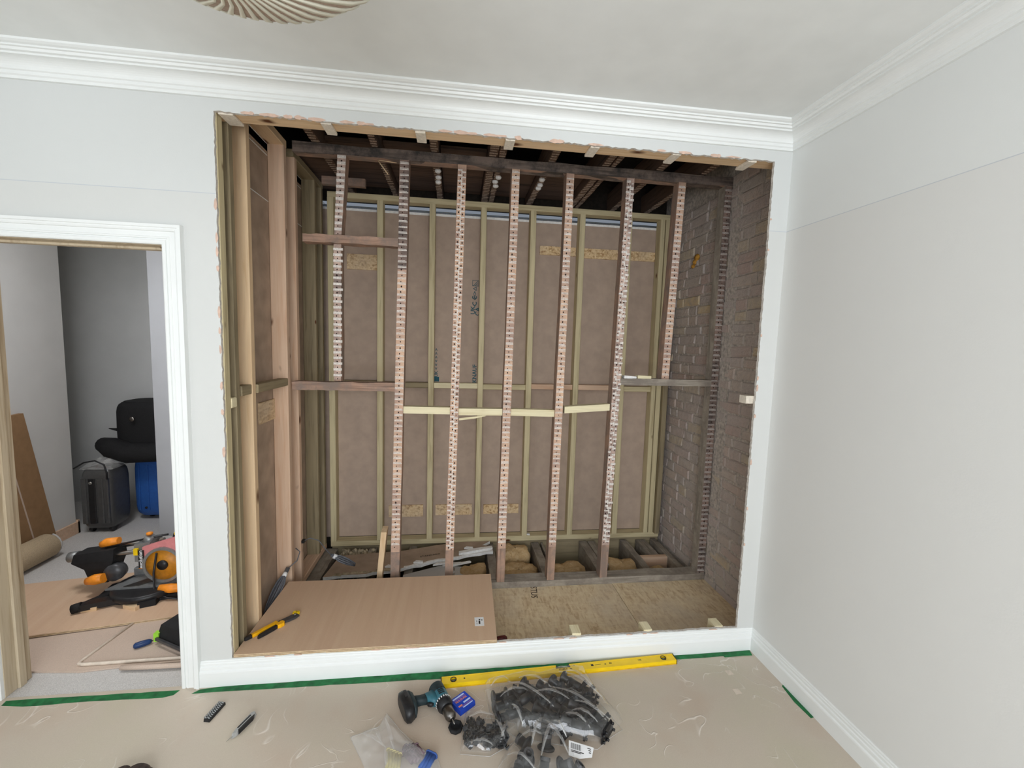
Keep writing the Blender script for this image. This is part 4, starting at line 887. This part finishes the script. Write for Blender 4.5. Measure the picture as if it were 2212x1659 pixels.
for i, (x, y, a, k) in enumerate(spots):
    o = lp if i == 0 else copy_tree(lp)
    o.scale = (.97, .97, 1.0); o.rotation_euler = (R(90 + rnd.uniform(-6, 6)), R(rnd.uniform(-15, 15)), R(a + 90))
    d = Euler(o.rotation_euler).to_matrix() @ Vector((0, 0, .055)); o.location = (x - d.x, y - d.y, .028 + .006 * k - d.z)
def creases(lines, z, parent):
    # ridges where the film is folded and doubled
    for p, q in lines:
        pts = [(p[0] + (q[0] - p[0]) * t, p[1] + (q[1] - p[1]) * t, z * (.35 + .65 * math.sin(math.pi * (.12 + .76 * t))) + rnd.uniform(-.003, .003)) for t in [k / 8 for k in range(9)]]
        m = MB(); vs = []
        d = Vector((q[0] - p[0], q[1] - p[1])).normalized(); n2 = Vector((-d.y, d.x))
        for k, v in enumerate(pts):
            w = .0062 * math.sin(math.pi * (.08 + .84 * k / 8)) + .0008
            vs += [(v[0] + n2.x * w, v[1] + n2.y * w, v[2]), (v[0], v[1], v[2] + .0035), (v[0] - n2.x * w, v[1] - n2.y * w, v[2])]
        m.add(vs, [(3 * k + a, 3 * k + a + 1, 3 * k + a + 4, 3 * k + a + 3) for k in range(8) for a in (0, 1)], 0, True).build('film_fold', 'crease', parent)
creases([((1.24, -.17), (1.43, -.33)), ((1.30, -.15), (1.44, -.22)), ((1.44, -.22), (1.66, -.42)), ((1.50, -.13), (1.66, -.30)), ((1.53, -.13), (1.64, -.24)), ((1.20, -.25), (1.34, -.24)), ((1.34, -.24), (1.52, -.31)), ((1.52, -.31), (1.64, -.42)), ((1.24, -.30), (1.28, -.41)), ((1.46, -.37), (1.56, -.45)), ((1.50, -.36), (1.60, -.43)), ((1.40, -.40), (1.45, -.48)), ((1.16, -.19), (1.25, -.16))], .080, b1)
small = [(1.040, -.300), (1.15, -.316), (1.258, -.350), (1.269, -.419), (1.212, -.455), (1.135, -.492), (1.018, -.470), (1.026, -.396)]
b2 = thing('plastic_bag', 'small clear plastic bag of black clips beside the drill chuck', 'plastic bag', (1.13, -.4, 0))
bagfilm(small, lambda t: .034 * min(1, t * 4) ** .5 + .016, 'bag_film', b2, 'film', 8); rim(small, b2)
kp = thing('plinth_clip', 'black plastic clip inside the small clear bag', 'clip', (0, 0, 0), group='clips in the small bag')
MB().box((-.018, -.009, 0), (.018, .009, .004)).box((-.018, -.009, .004), (-.014, .009, .016)).box((.014, -.009, .004), (.018, .009, .016)).build('bracket', 'black', kp, local=True)
MB().ring([(.0095, .004), (.0095, .013), (.006, .013), (.006, .004)], seg=12).build('ring', 'black', kp, local=True)
n = 0
for i in range(60):
    x, y = rnd.uniform(1.045, 1.225), rnd.uniform(-.46, -.345)
    o = kp if i == 0 else copy_tree(kp)
    o.location = (x, y, .004 + rnd.random() * .022); o.rotation_euler = (R(rnd.uniform(-50, 50)), R(rnd.uniform(-50, 50)), R(rnd.uniform(0, 360)))
creases([((1.05, -.33), (1.16, -.33)), ((1.17, -.35), (1.20, -.45)), ((1.22, -.37), (1.18, -.46)), ((1.06, -.45), (1.15, -.47))], .050, b2)
front = [(1.240, -.452), (1.291, -.411), (1.359, -.362), (1.421, -.388), (1.440, -.449), (1.475, -.569), (1.50, -.66), (1.13, -.66), (1.166, -.538)]
b3 = thing('plastic_bag', 'crumpled clear plastic bag of round black feet at the bottom edge', 'plastic bag', (1.32, -.55, 0))
bagfilm(front, lambda t: .075 * min(1, t * 2.4) ** .6 + .012, 'bag_film', b3, 'film', 15); rim(front, b3)
creases([((1.36, -.38), (1.30, -.50)), ((1.37, -.39), (1.44, -.55)), ((1.26, -.46), (1.36, -.47)), ((1.40, -.42), (1.33, -.55)), ((1.20, -.53), (1.30, -.60))], .078, b3)
fp = thing('round_fitting', 'round black cabinet foot inside the bag at the bottom edge', 'cabinet foot', (0, 0, 0), group='cabinet feet in the front bag')
MB().lathe([(.001, 0), (.034, 0), (.036, .006), (.030, .012), (.030, .008), (.018, .008), (.018, .04), (.012, .04), (.012, .01), (.001, .01)], seg=20).build('base', 'black', fp, local=True)
MB().ring([(.0125, .038), (.020, .040), (.020, .052), (.0125, .052)], seg=16).build('collar', 'charcoal', fp, local=True)
for i, (x, y, z, a, b) in enumerate(((1.27, -.545, .03, 20, 10), (1.36, -.50, .02, -15, 25), (1.40, -.58, .02, 60, 0), (1.33, -.60, .02, 30, 40), (1.22, -.60, .02, 80, 10), (1.44, -.62, .02, 10, -40), (1.29, -.48, .02, 85, 20), (1.25, -.65, .02, 15, 5))):
    o = fp if i == 0 else copy_tree(fp); o.location = (x, y, z); o.rotation_euler = (R(a), R(b), R(37 * i))
lb = [(.569, -.353), (.62, -.335), (.670, -.315), (.678, -.309), (.698, -.250), (.766, -.336), (.841, -.415), (.931, -.483), (.955, -.56), (.70, -.60), (.653, -.487)]
b4 = thing('plastic_bag', 'hazy white plastic bag of coloured wall plugs cut by the bottom edge', 'plastic bag', (.76, -.45, 0))
bagfilm(lb, lambda t: .028 * min(1, t * 2) ** .6 + .004, 'bag_film', b4, 'haze', 23, .55); rim(lb, b4)
def plug(name, label, mat, pts, r):
    t = thing(name, label, 'wall plug', pts[0], group='wall plugs in the hazy bag')
    MB().tube(pts, r, 9).build('plug_body', mat, t)
    d = (Vector(pts[-1]) - Vector(pts[0])).normalized(); p = Vector(pts[0])
    MB().tube([p - d * .004, p], r * 1.4, 9).build('plug_collar', mat, t)
for i in range(5): plug('wall_plug', 'yellow ribbed plastic plug strip in the hazy bag', 'hangy', [(.735 + .012 * i, -.440 - .006 * i, .018), (.74 + .011 * i, -.50 - .006 * i, .018), (.735 + .01 * i, -.56, .016)], .007)
for i in range(8): plug('wall_plug', 'brownish mauve wall plug in the hazy bag', 'mauve', [(.80 + .014 * (i % 4), -.435 - .022 * (i // 4), .018), (.835 + .014 * (i % 4), -.475 - .022 * (i // 4), .018)], .010)
for i in range(3): plug('wall_plug', 'blue wall plug in the hazy bag', 'bluer', [(.895 + .010 * i, -.47 - .006 * i, .018), (.865 + .010 * i, -.53 - .006 * i, .018)], .011)

creases([((.70, -.29), (.76, -.45)), ((.62, -.35), (.72, -.42)), ((.72, -.42), (.74, -.52)), ((.66, -.33), (.70, -.40)), ((.80, -.40), (.90, -.49))], .026, b4)

# ---------------------------------------------------------------- bit set, knife, boot toe
bs = thing('bit_holder', 'black ribbed screwdriver bit holder lying on the floor film', 'bit holder', (-.045, -.170, 0), rot=(0, 0, R(78)))
MB().box((-.047, -.015, 0), (.047, .012, .012), top=.96).build('holder', 'black', bs, local=True)
for i in range(10):
    for r_ in (0, 1): MB().tube([(-.040 + .0088 * i, -.012 + .014 * r_, .012), (-.040 + .0088 * i, -.001 + .014 * r_, .017)], .0030, 6).build('screwdriver_bit', 'alu', bs, local=True)
kn = thing('utility_knife', 'grey and black utility knife lying on the floor film', 'knife', (.112, -.25, 0), rot=(0, 0, R(68)))
pr = [(-.062, -.006), (-.048, -.011), (.0, -.013), (.045, -.011), (.060, -.004), (.062, .004), (.052, .012), (.01, .011), (-.045, .005), (-.062, .001)]
MB().prism(pr, .001, .018, sc=.9).build('handle', 'greyp', kn, local=True)
MB().prism([(-.04, -.0145), (.03, -.0155), (.044, -.010), (.03, -.007), (-.036, -.007)], .002, .0186).build('grip', 'black', kn, local=True)
MB().box((-.03, -.001, .017), (.035, .004, .0196)).build('slider', 'black', kn, local=True)
MB().prism([(-.085, .000), (-.060, -.005), (-.058, .002)], .008, .0095).build('blade', 'steel', kn, local=True)
bo = thing('boot_toe', 'dark brown rounded boot toe cut by the bottom edge', 'boot', (-.185, -.45, 0))
MB().lathe([(.001, 0), (.052, 0), (.054, .012), (.050, .014), (.046, .030), (.034, .046), (.001, .052)], (-.165, -.462, 0), 20).build('toe_cap', 'bootm', bo)
MB().lathe([(.001, 0), (.040, 0), (.042, .012), (.038, .014), (.030, .034), (.001, .040)], (-.222, -.450, 0), 18).build('toe_cap', 'bootm', bo)

# ---------------------------------------------------------------- pendant lamp shade
LC, LR = Vector((.676, -1.445, 2.388)), .302
lm_ = thing('pendant_lamp', 'round pendant lamp shade of twisted cream strips at the top of the picture', 'lamp', tuple(LC))
pr = [(LR * .992 * math.sin(t), -LR * .992 * math.cos(t)) for t in [math.pi * (.04 + .92 * k / 24) for k in range(25)]]
MB().lathe(pr, tuple(LC), 48).build('shade_liner', 'shade', lm_)
NS = 50
for s in range(NS):
    m = MB(); a0 = 6.283 * s / NS; vs = []; K = 16
    for k in range(K + 1):
        t = math.pi * (.03 + .94 * k / K); a = a0 + 1.7 * (k / K - .5)
        hw = .5 * .46 * 6.283 / NS
        for da in (-hw, hw):
            for rr in (LR - .003, LR): vs.append(LC + Vector((rr * math.sin(t) * math.cos(a + da), rr * math.sin(t) * math.sin(a + da), -rr * math.cos(t))))
    fs = []
    for k in range(K):
        o = 4 * k; fs += [(o + 1, o + 5, o + 7, o + 3), (o, o + 2, o + 6, o + 4), (o, o + 4, o + 5, o + 1), (o + 2, o + 3, o + 7, o + 6)]
    m.add(vs, fs, 0, True).build('shade_strip', 'cream', lm_)
MB().tube([tuple(LC + Vector((0, 0, .29))), (LC.x, LC.y, ZC)], .004, 8).lathe([(.001, 0), (.05, 0), (.03, -.03), (.001, -.03)], (LC.x, LC.y, ZC), 16).build('flex', 'white', lm_)

# ---------------------------------------------------------------- hall things
o = single(MB().prism([(-2.0, .165), (-1.02, .150), (-.80, .13), (-.60, .150), (-.17, .165), (-.17, .60), (-2.0, .60)], .0, .008), 'floor_paper', 'paper', 'brown protective paper sheet covering the hall carpet by the threshold', 'floor covering')
t = thing('floor_mat', 'beige mat with pale bound edge on the brown paper under the black case', 'mat', (-.5, .3, .008))
A, B_, C_ = (-.845, .168), (-.17, .178), (-.80, .50)
MB().prism([A, B_, (-.17, .52), C_], .008, .013).build('mat_body', 'paper', t)
MB().tube([(B_[0], B_[1], .015), (A[0] + .03, A[1], .015), (A[0] + .005, A[1] + .006, .015), (A[0] + .003, A[1] + .03, .015), (C_[0], C_[1] + .0, .015)], .008, 8).build('bound_edge', 'papere', t)
m = MB().tube([(-.62, .128, .016), (-.5, .120, .018), (-.35, .118, .018), (-.2, .12, .018)], .012, 10)
single(m, 'paper_roll_edge', 'paper', 'rolled-up bulge of brown paper at the right of the threshold', 'paper')
hp = thing('plywood_sheet', 'plywood sheet on the hall floor under the mitre saw', 'plywood', (-1.30, .39, .013), rot=(0, 0, R(10)))
MB().box((-.46, 0, 0), (.95, .61, .0115)).build('ply_layer', 'plyedge', hp, local=True)
MB().box((-.46, 0, .0115), (.95, .61, .013)).build('face_veneer', 'ply', hp, local=True)
MB().box((-.46, -.0006, .004), (.95, .0, .0075)).build('ply_layer', 'plyedged', hp, local=True)
ZP = .026
ms = thing('mitre_saw', 'sliding mitre saw with orange knobs on the hall plywood', 'mitre saw', (-1.0, .8, ZP))
# base: foot arms, turntable, table, fence
m = MB().prism([(-1.14, .67), (-.90, .64), (-.66, .72), (-.66, .90), (-1.02, .94), (-1.16, .84)], ZP, ZP + .03)
m.prism([(-1.19, .640), (-1.15, .60), (-1.0, .66), (-1.02, .76), (-1.12, .76)], ZP, ZP + .028); m.prism([(-.86, .60), (-.78, .63), (-.80, .74), (-.88, .72)], ZP, ZP + .035); m.build('base', 'blackm', ms)
MB().lathe([(.001, 0), (.165, 0), (.185, .02), (.185, .045), (.17, .05), (.001, .05)], (-.91, .785, ZP + .015), 30).build('turntable', 'black', ms)
m = MB()
for k in range(24):
    pass
m.prism([(-1.10, .70), (-.76, .72), (-.68, .86), (-1.02, .85)], ZP + .064, ZP + .074); m.build('table', 'alu', ms)
MB().prism([(-1.01, .715), (-.93, .722), (-.80, .845), (-.88, .85)], ZP + .074, ZP + .079).build('table_insert', 'steeld', ms)
MB().beam((-1.05, .865, ZP + .06), (-.62, .895, ZP + .115), 'x').build('fence', 'alu', ms)
MB().box((-1.02, .862, ZP + .112), (-.66, .872, ZP + .122)).build('fence_scale', 'orange', ms)
MB().prism([(-1.19, .61), (-1.15, .575), (-.98, .65), (-1.01, .71)], ZP + .012, ZP + .045).build('mitre_arm', 'black', ms)
MB().tube([(-1.19, .585, ZP + .024), (-1.15, .60, ZP + .032)], .026, 10).build('mitre_handle', 'blackm', ms)
# rear arm, rails
MB().loft([[(-1.24, .78, .10), (-1.14, .78, .10), (-1.14, .88, .10), (-1.24, .88, .10)], [(-1.26, .77, .19), (-1.12, .77, .19), (-1.12, .89, .19), (-1.26, .89, .19)], [(-1.33, .77, .23), (-1.10, .77, .24), (-1.10, .89, .24), (-1.33, .89, .23)], [(-1.32, .78, .28), (-1.10, .78, .31), (-1.10, .88, .31), (-1.32, .88, .28)]]).build('rear_arm', 'blackm', ms)
MB().tube([(-1.38, .83, .245), (-1.33, .83, .25)], .032, 14).build('arm_cap', 'alu', ms)
MB().lathe([(.001, -.03), (.05, -.03), (.055, 0), (.05, .03), (.001, .03)], seg=20, mat=TR((-1.10, .79, .165), R(90))).build('tilt_pivot', 'charcoal', ms)
for yy, zz in ((.80, .255), (.86, .285)): MB().tube([(-1.22, yy, zz), (-.86, yy, zz + .045)], .0135, 12).build('slide_rail', 'steel', ms)
MB().tube([(-1.19, .755, .118), (-1.13, .745, .135)], [.030, .026], 12).lathe([(.001, 0)], seg=3) if False else MB().tube([(-1.235, .755, .125), (-1.19, .75, .137), (-1.135, .745, .148)], [.022, .032, .028], 14).build('bevel_knob', 'orange', ms)
MB().tube([(-1.20, .83, .32), (-1.17, .83, .335), (-1.10, .83, .345)], [.020, .026, .022], 12).build('slide_knob', 'orange', ms)
MB().tube([(-1.17, .82, .305), (-.93, .80, .365), (-.80, .80, .39)], .006, 8).build('arm_linkage', 'black', ms)
# head: motor carriage, guard, blade, handle
MB().loft([[(-.97, .76, .235), (-.90, .76, .235), (-.90, .88, .235), (-.97, .88, .235)], [(-.97, .76, .345), (-.88, .76, .36), (-.88, .88, .36), (-.97, .88, .345)]]).build('carriage', 'alu', ms)
MB().tube([(-.915, .80, .345), (-.90, .80, .385)], [.03, .026], 12).build('head_joint', 'alu', ms)
MB().lathe([(.001, 0), (.016, .0), (.018, .012), (.001, .018)], (-.905, .80, .392), 12).build('lock_knob', 'orange', ms)
hdp = MB().prism([(-.915, .20), (-.70, .17), (-.66, .34), (-.72, .395), (-.80, .37), (-.915, .335)], -.77, -.745, mat=Matrix(((1, 0, 0, 0), (0, 0, -1, 0), (0, 1, 0, 0), (0, 0, 0, 1)))).build('blade_housing', 'pinkp', ms)
fz = Matrix.Rotation(R(90), 4, 'X'); inv = WM[ms.name].inverted()
MB().box((-.935, .738, .205), (-.905, .746, .318)).build('label_panel', 'black', ms)
MB().box((-.965, .744, .285), (-.942, .758, .325)).build('warning_label', 'yellow', ms)
text('evolution', .030, 'white', ms, inv @ Matrix.Translation((-.921, .7375, .262)) @ fz @ Matrix.Rotation(R(90), 4, 'Z'), bold=True)
text('RAGE', .014, 'ink', ms, inv @ Matrix.Translation((-.80, .7442, .330)) @ fz)
gq = TR((-.80, .742, .222), R(90))
MB().ring([(.096, -.004), (.112, -.004), (.112, .010), (.096, .010)], seg=40, mat=gq).build('lower_guard', 'alu', ms)
MB().lathe([(.001, -.001), (.099, -.001), (.099, .002), (.001, .002)], seg=40, mat=gq).build('saw_blade', 'amber', ms)
MB().lathe([(.001, .002), (.030, .002), (.030, .012), (.001, .012)], seg=20, mat=gq).build('arbor_nut', 'black', ms)
MB().loft([[(-.78, .77, .30), (-.62, .77, .26), (-.62, .87, .26), (-.78, .87, .30)], [(-.75, .77, .41), (-.62, .77, .42), (-.62, .87, .42), (-.75, .87, .41)]]).build('motor', 'blackm', ms)
MB().box((-.745, .766, .400), (-.70, .80, .416)).build('warning_label', 'yellow', ms)
MB().tube([(-.83, .735, .30), (-.845, .725, .18), (-.83, .70, .08), (-.80, .69, .06), (-.74, .67, .045), (-.66, .67, .035)], .006, 8).build('power_cable', 'black', ms)
MB().lathe([(.001, 0), (.022, 0), (.024, .03), (.012, .045), (.001, .045)], (-.655, .665, ZP), 12).build('plug', 'blackm', ms)
MB().tube([(-.80, .70, .095), (-.74, .70, .09), (-.66, .71, .085)], [.02, .028, .022], 10).build('clamp_knob', 'orange', ms)
for pts, l in (([(-.945, .612), (-.858, .580), (-.845, .622), (-.935, .66)], 'right of the two on the hall plywood'), ([(-1.150, .588), (-1.075, .600), (-1.09, .66), (-1.14, .65)], 'left of the two on the hall plywood, under the saw foot')):
    single(MB().prism(pts, ZP, ZP + .022), 'timber_offcut', 'pinex', 'small pale timber offcut, ' + l, 'timber offcut', 'offcuts by the mitre saw')
tc = thing('tool_case', 'black tool case with lime green latch half hidden by the door frame', 'tool case', (-.40, .30, .013))
MB().loft([[(-.55, .30, .013), (-.36, .195, .013), (-.20, .30, .013), (-.40, .47, .013)], [(-.565, .30, .05), (-.36, .185, .05), (-.19, .30, .05), (-.40, .48, .05)], [(-.55, .31, .11), (-.36, .20, .12), (-.20, .30, .12), (-.40, .47, .11)], [(-.47, .32, .16), (-.34, .26, .17), (-.24, .31, .17), (-.38, .43, .16)]]).build('case_body', 'blackm', tc)
MB().box((-.575, .287, .03), (-.55, .315, .075), mat=None).build('latch', 'lime_g', tc, label='lime green latch')
MB().loft([[(-.56, .275, .045), (-.37, .172, .045), (-.365, .182, .045), (-.555, .285, .045)], [(-.56, .275, .058), (-.37, .172, .058), (-.365, .182, .058), (-.555, .285, .058)]]).build('seam_rib', 'charcoal', tc)
sd = thing('screwdriver', 'blue handled screwdriver beside the black tool case in the hall', 'screwdriver', (-.63, .285, .013))
MB().tube([(-.655, .262, .028), (-.648, .266, .028), (-.625, .28, .028), (-.60, .296, .028), (-.592, .300, .028)], [.008, .015, .016, .013, .008], 10).build('handle', 'navy', sd)
MB().tube([(-.592, .300, .028), (-.56, .32, .028)], .003, 8).build('shaft', 'steel', sd)
cr = thing('carpet_roll', 'rolled beige carpet offcut lying against the hall left wall', 'carpet', (-1.95, 1.0, 0))
pts = []
m = MB(); K = 60
sp = []
for k in range(K + 1): a = 6.283 * 3.2 * k / K; r = .03 + .053 * k / K; sp.append((r * math.cos(a), r * math.sin(a)))
m.lathe([(.001, -.0), (.080, 0), (.087, .012), (.087, .62), (.080, .63), (.001, .63)], seg=28, mat=TR((-1.945, 1.36, .088), R(90), 0, R(0))); m.build('roll', 'cartroll', cr)
MB().tube([(-1.945 + x, 1.364, .088 + z) for x, z in sp], .006, 6).build('spiral_end', 'carpet', cr)
ct = thing('carton', 'tall narrow brown cardboard carton leaning on the hall left wall', 'carton', (-2.0, 1.3, 0))
MB().loft([[(-2.062, 1.20, .0), (-2.034, 1.20, .0), (-2.034, 1.545, .0), (-2.062, 1.545, .0)], [(-2.078, 1.00, 1.04), (-2.048, 1.00, 1.045), (-2.048, 1.365, 1.055), (-2.078, 1.365, 1.055)]]).build('box_body', 'carton', ct)
MB().loft([[(-2.0325, 1.37, .03), (-2.0325, 1.38, .03), (-2.034, 1.38, .03), (-2.034, 1.37, .03)], [(-2.0465, 1.19, 1.02), (-2.0465, 1.20, 1.02), (-2.048, 1.20, 1.02), (-2.048, 1.19, 1.02)]]).build('flap_seam', 'paper', ct)
gs = thing('suitcase', 'grey ribbed hard-shell suitcase standing in the hall recess', 'suitcase', (-1.82, 1.9, 0))
def shell(x0, x1, y0, y1, z0, z1, r, name, mat, parent):
    m = MB(); rings = []; n = 28
    for t in [math.pi * k / 12 - math.pi / 2 for k in range(13)]:
        s_ = math.copysign(abs(math.sin(t)) ** .35, math.sin(t)); c_ = max(.05, math.cos(t) ** .22 if math.cos(t) > 1e-6 else .0)
        zz = (z0 + z1) / 2 + (z1 - z0) / 2 * s_; c_ = max(c_, .8)
        rings.append([((x0 + x1) / 2 + (x1 - x0) / 2 * c_ * math.copysign(abs(math.cos(a)) ** r, math.cos(a)), (y0 + y1) / 2 + (y1 - y0) / 2 * c_ * math.copysign(abs(math.sin(a)) ** r, math.sin(a)), zz) for a in [2 * math.pi * k / n for k in range(n)]])
    return m.loft(rings, 0, True).build(name, mat, parent)
shell(-2.02, -1.79, 1.73, 1.965, .04, .535, .35, 'shell', 'suit', gs)
for x, w, mt in ((-1.985, .018, 'suit'), (-1.925, .026, 'black'), (-1.865, .022, 'suit'), (-1.815, .01, 'suit')): MB().beam((x - w, 1.722, .09), (x + w, 1.76, .46), 'z', ch=.006).build('rib', mt, gs)
MB().lathe([(.001, 0), (.012, 0), (.012, .006), (.001, .006)], seg=12, mat=TR((-1.925, 1.72, .43), R(90))).build('lock_badge', 'steel', gs)
for x in (-1.98, -1.83): MB().tube([(x - .012, 1.79, .024), (x + .012, 1.79, .024)], .024, 12).build('wheel', 'black', gs)
bl = thing('suitcase', 'blue hard-shell suitcase standing under the black bag in the hall recess', 'suitcase', (-1.6, 2.1, 0))
shell(-1.805, -1.42, 1.985, 2.25, .04, .57, .3, 'shell', 'sblue', bl)
for k in range(4): MB().beam((-1.75 + .07 * k, 1.979, .10), (-1.742 + .07 * k, 2.0, .50), 'z', ch=.002).build('rib', 'sblue', bl)
MB().lathe([(.001, 0), (.010, 0), (.010, .005), (.001, .005)], seg=10, mat=TR((-1.70, 1.985, .12), R(90))).build('stud_foot', 'ink', bl)
for x in (-1.72, -1.48): MB().tube([(x - .012, 2.09, .022), (x + .012, 2.09, .022)], .022, 12).build('wheel', 'black', bl)
bb = thing('holdall_bag', 'black soft bag with a round badge lying on top of the suitcases', 'bag', (-1.65, 2.0, .57))
shell(-1.90, -1.41, 1.90, 2.26, .60, 1.06, .55, 'bag_body', 'fabric', bb)
MB().tube([(-2.0, 1.93, .68), (-1.96, 1.91, .70), (-1.88, 1.89, .68), (-1.75, 1.88, .635), (-1.55, 1.88, .64), (-1.4, 1.89, .64)], [.03, .06, .085, .085, .08, .07], 14).build('front_pocket', 'fabric', bb)
MB().lathe([(.001, 0), (.022, 0), (.020, .006), (.001, .007)], seg=18, mat=TR((-1.70, 1.868, .925), R(90))).build('badge', 'steeld', bb)
MB().tube([(-1.935, 1.95, .83), (-1.87, 1.95, .82)], [.004, .014], 8).build('strap_end', 'fabric', bb)
cw = thing('plastic_wrap', 'crumpled clear plastic wrap with black cord on top of the grey suitcase', 'plastic wrap', (-1.85, 1.9, .53))
m = MB(); vs = []; N = 14
for i in range(N + 1):
    for j in range(N + 1):
        u, v = i / N, j / N; x = -2.02 + .24 * u; y = 1.74 + .24 * v; e = math.sin(math.pi * u) * math.sin(math.pi * v)
        vs.append((x, y, .535 + .075 * e ** .5 + .03 * noise.noise(Vector((x * 28, y * 28, 2))) * (e ** .3)))
m.add(vs, [(i * (N + 1) + j, (i + 1) * (N + 1) + j, (i + 1) * (N + 1) + j + 1, i * (N + 1) + j + 1) for i in range(N) for j in range(N)], 0, False).build('film', film('wrap_film', .2, .10), cw)
MB().tube([(-2.04, 1.72, .55), (-1.96, 1.715, .60), (-1.88, 1.715, .615), (-1.82, 1.72, .58), (-1.80, 1.715, .52), (-1.80, 1.715, .46)], .006, 8).build('cord', 'black', cw)
